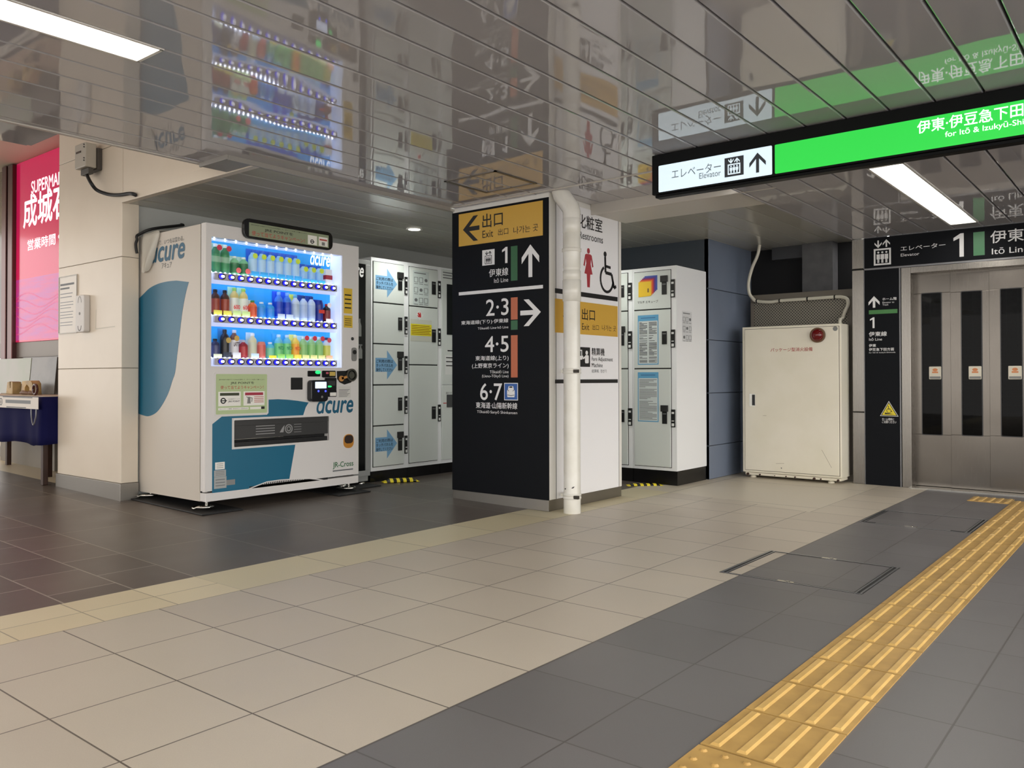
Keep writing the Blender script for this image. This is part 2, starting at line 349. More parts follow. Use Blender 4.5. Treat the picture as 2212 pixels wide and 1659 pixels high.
def slats(name, x0, x1, y0, y1, z, phase, holes, mats, up=0.02, gap=0.0045):
    """a ceiling of long strips running along Y; holes = (xa, xb, ya, yb) left open for lamps"""
    mb = MB(); k0 = math.floor((x0 - phase) / P) ; x = phase + k0 * P
    while x < x1 - 1e-6:
        a, b = max(x + gap, x0), min(x + P - gap, x1)
        if b - a > 0.01:
            segs = [(y0, y1)]
            for hx0, hx1, hy0, hy1 in holes:
                if a < hx1 - 0.01 and b > hx0 + 0.01:
                    n = []
                    for s0, s1 in segs:
                        if hy0 > s0: n.append((s0, min(hy0, s1)))
                        if hy1 < s1: n.append((max(hy1, s0), s1))
                        if hy1 <= s0 or hy0 >= s1: pass
                    segs = [q for q in n if q[1] - q[0] > 0.005]
            for s0, s1 in segs:
                r = 0.006
                sec = [(a, z + up), (a, z + r), (a + r * .3, z + r * .3), (a + r, z), (b - r, z), (b - r * .3, z + r * .3), (b, z + r), (b, z + up)]
                vs = [(px, s0, pz) for px, pz in sec] + [(px, s1, pz) for px, pz in sec]; n8 = 8
                mb.add(vs, [(i, i + 1, n8 + i + 1, n8 + i) for i in range(7)] + [tuple(reversed(range(8))), tuple(range(8, 16))], 0)
        x += P
    for ya, yb in ((y0, y1),):
        mb.add([(x0, ya, z + up), (x1, ya, z + up), (x1, yb, z + up), (x0, yb, z + up)], [(0, 3, 2, 1)], 1) if not holes else None
    if holes:      # dark void above the strips, left open over the lamps
        xs = sorted({x0, x1} | {h[i] for h in holes for i in (0, 1)}); xs = [q for q in xs if x0 <= q <= x1]
        for xa, xb in zip(xs[:-1], xs[1:]):
            cur = y0
            for h in sorted([h for h in holes if h[0] < xb - 1e-4 and h[1] > xa + 1e-4], key=lambda h: h[2]):
                if h[2] > cur: mb.add([(xa, cur, z+up), (xb, cur, z+up), (xb, h[2], z+up), (xa, h[2], z+up)], [(0, 3, 2, 1)], 1)
                cur = max(cur, h[3])
            if cur < y1: mb.add([(xa, cur, z+up), (xb, cur, z+up), (xb, y1, z+up), (xa, y1, z+up)], [(0, 3, 2, 1)], 1)
    return struct(name, mb, mats)
ZC, ZL, ZA = 2.40, 2.315, 2.375
k = lambda i: -3.776 + P * i
LAMPS = [(k(1), k(2), -0.55, 1.795, ZC), (k(14), k(15), 0.95, 3.315, ZC), (k(14), k(15), -2.0, 0.35, ZC), (k(1), k(2), -3.6, -1.25, ZC), (k(24), k(25), -0.2, 2.1, ZC), (k(24), k(25), 3.0, 4.4, ZC)]
KL = -1.931
LAMPL = [(KL + 2 * P, KL + 3 * P, 5.42, 7.87, ZL)]
slats('ceiling', -4.92, 2.0, -4.4, 4.93, ZC, -3.776, [l[:4] for l in LAMPS], [SLAT, BLACKM])
slats('ceiling_lobby', -2.40, 2.0, 4.66, 8.13, ZL, KL, [l[:4] for l in LAMPL], [SLAT, BLACKM])
slats('ceiling_apron', -4.62, -2.40, 4.945, 5.64, ZC, -3.776, [], [SLAT, BLACKM])
ASLAT = mat('alcove_slat', (186, 184, 176), 0.16)
slats('ceiling_alcove', -6.42, -4.62, 3.145, 7.56, ZA, -3.776, [], [ASLAT, BLACKM], gap=0.003)
slats('ceiling_back', -4.62, -2.40, 6.14, 8.62, ZA, -3.776, [], [ASLAT, BLACKM], gap=0.002)
# edge trims, shutter housing soffits
t = MB(); t.box(-4.62, 2.0, 4.931, 4.944, ZC - 0.006, ZC + 0.03)
struct('trim_1', t, SOFFIT)
t = MB(); t.box(-4.95, -4.921, -7, 3.09, ZC - 0.006, ZC + 0.5); struct('trim_2', t, SOFFIT)
t = MB(); t.box(-3.656, -2.13, 5.58, 6.10, ZA - 0.05, ZA + 0.06); t.box(-3.656, -2.13, 5.565, 5.58, ZA - 0.062, ZA + 0.06)
struct('trim_3', t, SOFFIT, 0.006)
t = MB(); t.box(-4.92, -4.60, 2.885, 2.90, ZA - 0.004, ZA + 0.03); t.box(-4.615, -4.60, 2.90, 4.93, ZA - 0.006, ZC + 0.02)
t.box(-4.92, -4.618, 2.902, 3.086, ZA + .002, ZA + .02)
struct('trim_4', t, mat('soffit_lip', (150, 146, 140), 0.4), 0.003)
t = MB(); t.box(-2.40, 2.0, 4.635, 4.655, ZL, ZC + 0.1); struct('trim_5', t, SOFFIT)
# second glossy panel over the shop entrance and the high shop ceiling
t = MB(); t.box(-5.34, -4.955, -7, 2.02, ZC, ZC + 0.02); t.box(-5.36, -5.34, -7, 2.02, ZC, ZC + 0.9); t.box(-5.34, -4.955, 2.02, 2.04, ZC, ZC+.9)
struct('ceiling_entrance', t, SLAT)
t = MB(); t.box(-15, -4.9, -4.4, 9.9, 3.35, 3.40); struct('ceiling_shop', t, mat('shop_ceiling', (205, 190, 165), 0.6))
# ------------------------------------------------------------------ walls
COLF = 3.10
t = MB()
sx0 = Face('Y', COLF).px(126, 700)[0]; CX1 = -6.39
zs = [0.0, Face('Y', COLF).px(200, 796)[1], Face('Y', COLF).px(200, 566)[1], Face('Y', COLF).px(150, 349)[1], 3.35]
zb = zf(-7.0) + 0.12
for i in range(4):
    a = zb if i == 0 else zs[i]; b = zs[i + 1]
    t.box(sx0, CX1, COLF, 3.235, a + .002, b - .002)
t.box(sx0 + .004, CX1 - .004, COLF + .004, 3.235, 0, 3.35, 1)
struct('wall_column', t, [CREAM, mat('panel_joint', (120, 112, 100), 0.7)], 0.003)
t = MB(); t.box(sx0 - .01, CX1 + .012, COLF - .012, 3.235, zf(-6.39) - 0.02, zb); struct('baseboard_column', t, PLINTH, 0.002)
t = MB(); t.box(-6.52, -6.42, 3.237, 7.6, 0, 3.3); struct('wall_left', t, mat('alcove_wall', (176, 178, 174), 0.45))
t = MB(); t.box(-6.38, -4.955, COLF, COLF + .03, 2.455, 3.35); t.box(-6.38, -4.62, COLF - .012, COLF + .042, ZA - .004, 2.452); struct('trim_6', t, CREAM, 0.003)
t = MB(); NW = 7.552
t.box(-6.42, -3.575, NW, NW + .05, 0, 2.6)
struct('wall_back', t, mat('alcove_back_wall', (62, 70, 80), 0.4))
t = MB(); zz_ = [0.0, 0.42, 0.93, 1.40, 1.86, 2.6]
XD = Face('X', -3.57)
hz = [XD.px(1570, 958)[1], XD.px(1570, 848)[1], XD.px(1570, 737)[1], XD.px(1570, 630)[1]]
ed = [0.0] + hz + [2.5]
for a, b in zip(ed[:-1], ed[1:]): t.box(-3.62, -3.57, NW, 8.60, a + .003, b - .003)
t.box(-3.62, -3.574, NW + .002, 8.60, 0, 2.5, 1)
struct('wall_navy', t, [NAVY, mat('navy_joint', (30, 36, 48), 0.6)], 0.003)
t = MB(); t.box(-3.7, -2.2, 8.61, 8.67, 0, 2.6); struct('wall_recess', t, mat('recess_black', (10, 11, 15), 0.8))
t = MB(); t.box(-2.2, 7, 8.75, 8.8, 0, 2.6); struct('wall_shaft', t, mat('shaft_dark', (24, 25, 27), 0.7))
# concrete post and beam in the recess
FR_ = Face('Y', 8.45); a = FR_.px(1733, 600)[0]; b = FR_.px(1799, 600)[0]
t = MB(); t.box(a, b, 8.45, 8.62, 0.0, ZA); struct('trim_7', t, noise_mat('concrete', (92, 92, 94), (82, 82, 84), 9, 0.8))
t = MB(); t.box(-3.3, a, 8.50, 8.62, ZA - 0.13, ZA); struct('trim_8', t, mat('beam_grey', (60, 62, 66), 0.7))

# ------------------------------------------------------------------ pillar
PX0, PX1, PY0, PY1 = -4.638, -3.657, 5.0, 6.04
FB, FW = Face('Y', PY0), Face('X', PX1)
pb = FB.px(1184.8, 1080.7)[1]
t = MB(); t.box(PX0, PX1, PY0, PY1, pb, ZC); struct('wall_pillar', t, WHITE, 0.002)
t = MB(); t.box(PX0 - .002, PX1 - .004, PY0 - .004, PY1, 0.0, pb - .001); struct('baseboard_pillar', t, PLINTH, 0.002)
# ------------------------------------------------------------------ recessed ceiling lamps
LH = mat('lamp_housing', (238, 238, 236), 0.4)
def lamp(x0, x1, y0, y1, z, label):
    e = thing('ceiling_light', label, 'ceiling light', ((x0+x1)/2, (y0+y1)/2, z), 'recessed strip lights')
    c = 0.004; x0 += c; x1 -= c; y0 += c; y1 -= c; h = 0.085
    mb = MB(); i0, i1, j0, j1 = x0 + .05, x1 - .05, y0 + .06, y1 - .06
    vs = [(x0,y0,z),(x1,y0,z),(x1,y1,z),(x0,y1,z),(i0,j0,z+h),(i1,j0,z+h),(i1,j1,z+h),(i0,j1,z+h)]
    mb.add(vs, [(0,4,5,1),(1,5,6,2),(2,6,7,3),(3,7,4,0)])
    mb.add([(x0,y0,z+h+.03),(x1,y0,z+h+.03),(x1,y1,z+h+.03),(x0,y1,z+h+.03)], [(0,3,2,1)])
    mb.build('reflector', LH, e)
    fr = MB()
    for q in ((x0-.006, x0+.008, y0-.006, y1+.006), (x1-.008, x1+.006, y0-.006, y1+.006), (x0, x1, y0-.006, y0+.008), (x0, x1, y1-.008, y1+.006)): fr.box(*q, z - .003, z + .01)
    fr.build('rim', WHITE, e)
    d = MB(); d.box(i0, i1, j0, j1, z + h - .028, z + h - .004); d.build('diffuser', TUBE, e, 0.008)
for i, l in enumerate(LAMPS + LAMPL):
    lamp(*l, ['long recessed strip light in the ceiling, cut by the top left edge of the photo', 'recessed strip light whose far end just shows at the top right edge',
              'recessed strip light over the tactile paving, behind the camera', 'recessed strip light over the beige tiles, behind the camera',
              'recessed strip light over the grey tiles, right of the camera', 'recessed strip light over the grey tiles, right of the green sign',
              'lit recessed strip light in the low ceiling in front of the elevator'][i])
# round downlight over the lockers
p = onZ(895, 494, ZA); e = thing('downlight', 'round white downlight in the alcove ceiling above the lockers', 'downlight', (p.x, p.y, ZA))
MB().lathe((p.x, p.y, ZA - .012), [(.075, .012), (.078, .004), (.07, 0), (.055, .004)], 24).build('trim_ring', WHITE, e)
MB().lathe((p.x, p.y, ZA - .009), [(.054, 0), (.054, .004)], 20).build('lens', mat('downlight_lens', (255, 250, 235), .4, emit=14), e)
# ceiling inspection hatch by the pillar
e = thing('ceiling_hatch', 'square inspection hatch frame in the ceiling in front of the pillar', 'hatch', (-3.79, 4.48, ZC))
F_ = MB(); x0, x1, y0, y1 = -4.03, -3.548, 4.25, 4.706
for q in ((x0, x0+.022, y0, y1), (x1-.022, x1, y0, y1), (x0, x1, y0, y0+.012), (x0, x1, y1-.012, y1)): F_.box(*q, ZC - .006, ZC + .004)
F_.build('frame', mat('hatch_frame', (120, 114, 106), 0.4, 0.6), e)
for x_, y_ in ((p.x, p.y), (-4.35, 6.45)):  # second spot is an unseen extra, added to brighten the right lockers
    ld = bpy.data.lights.new('downlight_beam', 'SPOT'); ld.energy = 26; ld.color = (0.98, 1.0, 0.93); ld.shadow_soft_size = 0.05; ld.spot_size = 2.6; ld.spot_blend = 0.8
    o = bpy.data.objects.new('downlight_beam', ld); COL.objects.link(o); o.location = (x_, y_, ZA - .03)
e = thing('downlight', 'unseen round white downlight added behind the pillar to brighten the right lockers', 'downlight', (-4.35, 6.45, ZA))
MB().lathe((-4.35, 6.45, ZA - .012), [(.075, .012), (.078, .004), (.07, 0), (.055, .004)], 24).build('trim_ring', WHITE, e)  # trim of the added, unseen downlight
MB().lathe((-4.35, 6.45, ZA - .009), [(.054, 0), (.054, .004)], 20).build('lens', MATS['downlight_lens'], e)
# warm light of the shop on the left: downlights in its high ceiling
for i, (x, y) in enumerate(((-7.6, 1.6), (-9.3, 0.4), (-9.6, 2.5), (-7.2, -0.8))):
    ld = bpy.data.lights.new('shop_downlight', 'SPOT'); ld.energy = SHOP; ld.color = (1.0, 0.80, 0.62); ld.shadow_soft_size = 0.12; ld.spot_size = 2.3; ld.spot_blend = 0.6
    o = bpy.data.objects.new('shop_downlight', ld); COL.objects.link(o); o.location = (x, y, 3.3)
# ================================================================== pillar signs and drain pipe
def poly(parent, name, F, pts, m, d0=0.0, d1=0.0015, label=None):
    return MB().prism(F, pts, d0, d1).build(name, m, parent, label=label)
def box4(F, x0, y0, x1, y1):
    """box on face F from the photograph's left-bottom and right-top corners"""
    a = F.px(x0, y0); b = F.px(x1, y1); return a[0], a[1], b[0], b[1]
def rpoly(parent, name, F, b, m, d0=0.0, d1=0.0015, r=0.0, label=None):
    return poly(parent, name, F, rr(*b, r) if r else rect(*b), m, d0, d1, label)

cu = (PX0 + PX1) / 2
sg = thing('direction_sign', 'black direction sign covering the left face of the pillar, yellow exit band on top', 'sign', (cu, PY0, 0))
q = lambda x, y: (960 + x / 4.365, 380 + y / 4.365)          # close-up views of the photograph
q2 = lambda x, y: (960 + x / 4.0475, 720 + y / 4.0475)
def qb(F, f, x0, y0, x1, y1): return box4(F, *f(x0, y0), *f(x1, y1))
top = FB.px(1185.7, 425.8)[1]
MB().fbox(FB, PX0 - .004, pb, PX1 + .001, top, 0.0005, 0.006).build('panel', SIGNK, sg)
FS = FB.off(0.006)
u0, u1 = FS.px(991.4, 700)[0], FS.px(1173, 700)[0]
yv0, yv1 = FS.px(1173, 508.3)[1], FS.px(1173, 432.7)[1]
yb_ = rpoly(sg, 'exit_band', FS, (u0, yv0, u1, yv1), AMBER, label='yellow exit band')
def W(b): return b
vh = yv1 - yv0; uw = u1 - u0
UU = lambda f: u0 + uw * f
# band contents measured as fractions of the band
A = lambda xf, yf: (u0 + uw * xf, yv0 + vh * yf)
poly(yb_, 'arrow', FS, arrow(UU(.158), yv0 + vh * .50, .205, .178, .036, PI / 2), LETK, .0015, .0025)
text(FS, '出口', (UU(.30), yv0 + vh*.46, UU(.545), yv0 + vh*.88), LETK, yb_, .003, .012)
text(FS, 'Exit', (UU(.30), yv0 + vh*.16, UU(.43), yv0 + vh*.38), LETK, yb_, .003)
text(FS, '出口', (UU(.49), yv0 + vh*.17, UU(.61), yv0 + vh*.37), LETK, yb_, .003)
text(FS, '나가는 곳', (UU(.67), yv0 + vh*.15, UU(.95), yv0 + vh*.36), LETK, yb_, .003)
def rowv(px_y_left): return FS.px(991.4, px_y_left)[1]
def R(x0, y0, x1, y1): return qb(FS, q, x0, y0, x1, y1)
# platform 1
b = R(358, 848, 473, 688); lb = rpoly(sg, 'lift_pictogram', FS, b, LETW)
mb = MB(); w_ = b[2] - b[0]; lift_icon(mb, FS, b[0] + w_*.22, b[1] + .01, b[2] - w_*.22, b[3] - .012, .0015, .0025, frame=.06); mb.build('pictogram', LETK, lb)
one(sg, FS, q(545, 0)[0], q(595, 0)[0], q(0, 668)[1], q(0, 826)[1], LETW)
b = R(628, 990, 689, 662); b = (b[0], FS.px(*q(628, 990))[1], b[2], FS.px(*q(628, 665))[1]); rpoly(sg, 'line_colour_bar', FS, b, LINEG, label='green line bar beside platform 1')
c = FS.px(*q(811, 800)); poly(sg, 'arrow', FS, arrow(c[0], c[1], .168, .25, .036), LETW, .0, .0018, 'white up arrow')
tpx(FS, '伊東線', (*q(422, 955), *q(603, 862)), LETW, sg, bold=.01)
tpx(FS, 'Itō Line', (*q(470, 1010), *q(603, 955)), LETW, sg)
b = R(137, 1128, 930, 1028); v0, v1 = FS.px(*q(137, 1128))[1], FS.px(*q(137, 1098))[1]; rpoly(sg, 'divider', FS, (u0, v0, u1, v1), LETW)
# platforms 2, 3
tpx(FS, '2·3', (*q(395, 1322), *q(605, 1152)), LETW, sg, bold=.012)
def bar(xa, ya, xb, yb2, m, lab): 
    a = FS.px(*xa); c = FS.px(*xb); rpoly(sg, 'line_colour_bar', FS, (a[0], FS.px(xa[0], xa[1])[1], c[0], FS.px(xa[0], yb2)[1]), m, label=lab)
bar(q(628, 1356), 0, q(689, 0), q(0, 1148)[1], LINEO, 'orange line bar beside platforms 2 and 3')
bar(q(628, 1452), 0, q(689, 0), q(0, 1364)[1], LINEG, 'green line bar under the orange one')
c = FS.px(*q(812, 1288)); poly(sg, 'arrow', FS, arrow(c[0], c[1], .205, .196, .036, -PI / 2), LETW, 0, .0018, 'white right arrow')
tpx(FS, '東海道線(下り)·伊東線', (*q(160, 1412), *q(604, 1342)), LETW, sg, bold=.012)
tpx(FS, 'Tōkaidō Line·Itō Line', (*q(316, 1450), *q(604, 1412)), LETW, sg)
# platforms 4, 5
tpx(FS, '4·5', (*q2(357, 166), *q2(561, 20)), LETW, sg, bold=.012)
bar(q2(583, 386), 0, q2(640, 0), q2(0, 18)[1], LINEO, 'orange line bar beside platforms 4 and 5')
tpx(FS, '東海道線(上り)', (*q2(273, 246), *q2(562, 192)), LETW, sg, bold=.012)
tpx(FS, '(上野東京ライン)', (*q2(243, 312), *q2(562, 258)), LETW, sg, bold=.012)
tpx(FS, 'Tōkaidō Line', (*q2(398, 350), *q2(562, 322)), LETW, sg)
tpx(FS, '(Ueno-Tōkyō Line)', (*q2(330, 392), *q2(562, 360)), LETW, sg)
# platforms 6, 7
tpx(FS, '6·7', (*q2(315, 582), *q2(505, 438)), LETW, sg, bold=.012)
b = qb(FS, q2, 523, 585, 643, 434); rpoly(sg, 'pictogram_border', FS, b, LETW, 0, .001)
w_ = b[2] - b[0]; h_ = b[3] - b[1]
tp = rpoly(sg, 'train_pictogram', FS, (b[0] + .006, b[1] + .006, b[2] - .006, b[3] - .006), mat('print_blue', (38, 92, 172), .4), 0, .0018, label='blue train pictogram')
X = lambda x, y: (b[0] + w_ * x, b[1] + h_ * y)
mb = MB(); mb.prism(FS, [X(.25, .18), X(.75, .18), X(.78, .3), X(.78, .55), X(.72, .62), X(.66, .82), X(.34, .82), X(.28, .62), X(.22, .55), X(.22, .3)], .0018, .0026)
mb.prism(FS, rect(*X(.39, .72), *X(.61, .80)), .0026, .0032, 1); mb.line(FS, [X(.24, .31), X(.5, .27), X(.76, .31)], .004, .0026, .0032, 1)
mb.line(FS, [X(.26, .62), X(.36, .52)], .004, .0026, .0032, 1); mb.line(FS, [X(.74, .62), X(.64, .52)], .004, .0026, .0032, 1)
mb.build('train_front', [LETW, LETK], tp)
tpx(FS, '東海道·山陽新幹線', (*q2(277, 654), *q2(638, 608)), LETW, sg, bold=.012)
tpx(FS, 'Tōkaidō·Sanyō Shinkansen', (*q2(286, 703), *q2(638, 682)), LETW, sg)

# ------------------------------------------------------------------ white sign on the right face of the pillar
sw = thing('restroom_sign', 'white sign on the right face of the pillar with restroom pictograms and yellow exit band', 'sign', (PX1, (PY0 + PY1) / 2, 0))
MB().fbox(FW, PY0 + .09, pb + .002, PY1 - .055, ZC - .045, 0.0002, 0.004).build('panel', SIGNW, sw)
FT = FW.off(.004)
L0, L1 = FT.px(1199, 700)[0], FT.px(1334, 700)[0]
def hb(y, dy): v = FT.px(1334, y)[1]; return v, v - dy
for y, hgt in ((641.9, .037), (819.3, .030)):
    v = FT.px(1334, y)[1]; rpoly(sw, 'divider', FT, (L0, v - hgt, L1, v), LETK)
va, vb = FT.px(1334, 727.8)[1], FT.px(1334, 661.8)[1]
eb = rpoly(sw, 'exit_band', FT, (L0, va, L1, vb), AMBER, label='yellow exit band')
vv = vb - va
poly(eb, 'arrow', FT, arrow(L0 + .19, va + vv * .5, .2, .18, .036, PI / 2), LETK, .0015, .0025)
tref(FT, '出口', 1256.9, 1284.9, 669.1, 693.4, 1284.9, LETK, eb, bold=.012)
tref(FT, 'Exit', 1256.9, 1272.5, 699.8, 713.3, 1272.5, LETK, eb)
tref(FT, '出口', 1279.6, 1293.3, 702.1, 713.6, 1293.3, LETK, eb)
tref(FT, '나가는 곳', 1300.2, 1330.4, 704.4, 716.3, 1330.4, LETK, eb)
tref(FT, '化粧室', 1248.2, 1301.4, 474.8, 503.7, 1301.4, LETK, sw, bold=.012)
tref(FT, 'Restrooms', 1251.4, 1302.7, 511.5, 526.6, 1302.7, LETK, sw)
# woman, man (behind the pipe) and wheelchair
c0 = FT.px(*q(1358, 1050)); c1 = FT.px(*q(1358, 680)); h_ = c1[1] - c0[1]; wu = FT.px(*q(1405, 900))[0] - FT.px(*q(1316, 900))[0]
def person_icon(cu, dress):
    mb = MB(); Y = lambda x, y: (cu + wu * x, c0[1] + h_ * y)
    mb.prism(FT, disc(*Y(0, .925), h_ * .062, h_ * .072, 16), .0, .0018)
    if dress: p = [(-.13, .0), (.13, .0), (.18, .33), (.42, .34), (.22, .60), (.28, .74), (.40, .52), (.52, .54), (.34, .82), (.2, .845)]
    else: p = [(-.2, .0), (.2, .0), (.22, .46), (.26, .76), (.34, .46), (.5, .46), (.42, .80), (.25, .845)]
    mb.prism(FT, [Y(*a) for a in p] + [Y(-a[0], a[1]) for a in reversed(p)][: len(p) - 1], .0, .0018)
    return mb
person_icon(c0[0], True).build('woman_pictogram', mat('pictogram_red', (172, 56, 66), .4), sw, label='red woman pictogram')
person_icon(c0[0] - .27, False).build('man_pictogram', mat('pictogram_blue', (30, 60, 120), .4), sw, label='man pictogram beside the pipe')
b = qb(FT, q, 1463, 1072, 1622, 712); b = (b[0], FT.px(*q(1510, 1072))[1], b[2], FT.px(*q(1510, 712))[1])
mb = MB(); wheelchair_icon(mb, FT, *b, 0, .0018); mb.build('wheelchair_pictogram', LETK, sw)
# fare adjustment machine
b = qb(FT, q2, 1160, 292, 1272, 124); pk = rpoly(sw, 'fare_pictogram', FT, (FT.px(*q2(1165, 200))[0], b[1], b[2], b[3]), LETK, label='black fare machine pictogram')
w_ = b[2] - FT.px(*q2(1165, 200))[0]; b = (b[2] - w_, b[1], b[2], b[3]); h_ = b[3] - b[1]
X = lambda x, y: (b[0] + w_ * x, b[1] + h_ * y)
mb = MB(); mb.prism(FT, disc(*X(.72, .72), w_ * .10, n=14), .0015, .0025); mb.prism(FT, rr(*X(.58, .18), *X(.88, .60), .012), .0015, .0025)
mb.line(FT, [X(.60, .50), X(.40, .42), X(.36, .56)], .014, .0015, .0025); mb.ring(FT, rect(*X(.04, .36), *X(.34, .86)), rect(*X(.10, .55), *X(.28, .80)), .0015, .0025)
mb.build('figure', LETW, pk)
tpx(FT, '精算機', (*q2(1287, 192), *q2(1398, 132)), LETK, sw, bold=.02)
tpx(FT, 'Fare Adjustment', (*q2(1287, 252), *q2(1470, 212)), LETK, sw)
tpx(FT, 'Machine', (*q2(1287, 296), *q2(1382, 262)), LETK, sw)
tpx(FT, '结算机  정산기', (*q2(1287, 344), *q2(1415, 316)), LETG, sw)
# corner strips of the panel
for u in (PY0 + .085, PY1 - .05): rpoly(sw, 'edge_strip', FW, (u, pb, u + .005, ZC - .045), GREY, 0, .003)

# ------------------------------------------------------------------ drain pipe in front of the pillar
pc = onZ(1231, 1108, 0); pcx, pcy = -3.475, 4.985
dd = ray(1231, 1113); 
pr_ = 0.0625
tt = Vector((-3.455, 4.93)); 
pp = onZ(1231, 1109, 0); pcx, pcy = pp.x, pp.y + .03
e = thing('drain_pipe', 'white painted drain pipe with bent top and clamps standing in front of the pillar', 'pipe', (pcx, pcy, 0))
zpx = lambda y: 1.0 + ((EYE + ray(1231, y) * (pcy / ray(1231, y).y)).z - 1.0)
ztop = zpx(475)
MB().lathe((pcx, pcy, 0), [(pr_ * 1.02, 0), (pr_ * 1.02, zpx(1060)), (pr_, zpx(1058)), (pr_, ztop)], 28).build('pipe', PIPEW, e)
mb = MB(); mb.tube([(pcx, pcy, ztop - .005), (pcx, pcy, ztop + .06), (pcx - .004, pcy - .004, ztop + .085), (pcx - .08, pcy - .01, ZC - .03), (pcx - .10, pcy - .012, ZC + .03)], [pr_ * 1.06, pr_ * 1.06, pr_ * 1.06, pr_ * 1.08, pr_ * 1.08], 28)
mb.build('elbow', PIPEW, e)
rg = MB()
for y0_, y1_, f in ((505, 472, 1.07), (580, 500, 1.045), (652, 605, 1.10), (605, 585, 1.06)):
    rg.lathe((pcx, pcy, 0), [(pr_, zpx(y0_)), (pr_ * f, zpx(y0_) + .004), (pr_ * f, zpx(y1_) - .004), (pr_, zpx(y1_))], 28)
rg.lathe((pcx, pcy, 0), [(pr_, zpx(546)), (pr_ * 1.15, zpx(544)), (pr_ * 1.15, zpx(538)), (pr_, zpx(536))], 28)
rg.build('coupling', PIPEW, e)
for y in (802, 1071):
    c = MB(); z = zpx(y); c.lathe((pcx, pcy, z - .02), [(pr_ * 1.03, 0), (pr_ * 1.10, .002), (pr_ * 1.10, .016), (pr_*1.04, .018), (pr_*1.04, .024), (pr_ * 1.10, .026), (pr_ * 1.10, .04), (pr_ * 1.03, .042)], 28)
    c.box(pcx - .10, pcx - .05, pcy - .006, pcy + .006, z - .012, z + .012); None
    c.tube([(pcx - .09, pcy, z), (pcx - .10, pcy + .05, z), (PX1 + .0145, pcy + .12, z)], .008, 8)
    c.box(pcx + .045, pcx + .085, pcy - .05, pcy - .03, z - .012, z + .012, 1); c.build('clamp', [PIPEW, mat('bolt_dark', (70, 66, 60), .5, .6)], e)
ch = MB()
FP = Face('Y', pcy - pr_ - .0005)
u, v = FP.px(1237, 1054); ch.prism(FP, [(u - .012, v - .004), (u + .002, v - .004), (u + .016, v + .010), (u + .004, v + .008)], -.004, .001)
u, v = FP.px(1221, 1056); ch.prism(FP, disc(u, v, .005, n=8), -.006, .001)
ch.build('paint_chip', DKGREY, e)
# ================================================================== vending machine
VX, VY0, VY1, VZ0, VZ1, VB = -5.452, 3.253, 4.690, 0.108, 2.127, -6.415
FV = Face('X', VX); FD = Face('Y', VY0)
vm = thing('vending_machine', 'large white drink vending machine with teal leaf print and lit display, left of the pillar', 'vending machine', ((VX + VB) / 2, (VY0 + VY1) / 2, zf(-5.9)))
def vpx(x, y): return FV.px(x, y)
du0, dv1 = vpx(457, 512); du1 = vpx(740, 551)[0]; dv0 = vpx(457, 791)[1]
dv1 = (vpx(457, 512)[1] + vpx(737, 551)[1]) / 2
DX = VX - 0.15                       # back of the lit display
# cabinet: body with a display recess
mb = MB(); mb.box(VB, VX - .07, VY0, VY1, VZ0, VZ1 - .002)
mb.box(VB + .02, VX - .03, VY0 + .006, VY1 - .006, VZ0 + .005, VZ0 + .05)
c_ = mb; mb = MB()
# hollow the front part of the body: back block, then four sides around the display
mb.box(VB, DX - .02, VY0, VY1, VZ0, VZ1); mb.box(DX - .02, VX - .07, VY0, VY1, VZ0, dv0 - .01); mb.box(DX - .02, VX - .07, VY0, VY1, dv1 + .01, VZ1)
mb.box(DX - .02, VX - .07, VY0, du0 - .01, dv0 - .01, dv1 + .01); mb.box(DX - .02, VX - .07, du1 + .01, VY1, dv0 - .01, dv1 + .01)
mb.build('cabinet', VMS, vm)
mb = MB(); mb.box(VX - .07, VX - .062, VY0 + .006, VY1 - .006, VZ0 + .05, dv0 - .012); mb.box(VX - .07, VX - .062, VY0 + .006, VY1 - .006, dv1 + .012, VZ1 - .006)
mb.box(VX - .07, VX - .062, VY0 + .006, du0 - .012, dv0, dv1); mb.box(VX - .07, VX - .062, du1 + .012, VY1 - .006, dv0, dv1)
mb.build('door_gasket', BLACKM, vm)
MB().box(VX - .085, VX + .002, VY0 + .004, VY1 - .004, VZ0, VZ0 + .062).build('kick_plate', VMW, vm, .004)
# door as a frame round the display
dz0 = VZ0 + .075
ux0 = vpx(457, 700)[0]
door = MB()
def ring4(mb, F, o, i, d0, d1):
    mb.fbox(F, o[0], o[1], o[2], i[1], d0, d1); mb.fbox(F, o[0], i[3], o[2], o[3], d0, d1); mb.fbox(F, o[0], i[1], i[0], i[3], d0, d1); mb.fbox(F, i[2], i[1], o[2], i[3], d0, d1)
# lower part has a dispensing opening
ox = vpx(505, 908)[0], vpx(710, 900)[0]; oz = vpx(505, 966)[1], vpx(505, 908)[1]
vmid = vpx(457, 800)[1]
ring4(door, FV, (VY0 + .002, vmid, VY1 - .002, VZ1 + .004), (du0, dv0, du1, dv1), -.062, 0)
ring4(door, FV, (VY0 + .002, dz0, VY1 - .002, vmid), (ox[0], oz[0], ox[1], oz[1]), -.062, 0)
dr = door.build('front_door', VMW, vm)
mb = MB(); mb.lathe((VX - .031, VY0 + .018, 0), [(.018, VZ0 + .07), (.018, VZ1 + .005)], 16); mb.build('door_edge', VMW, vm)
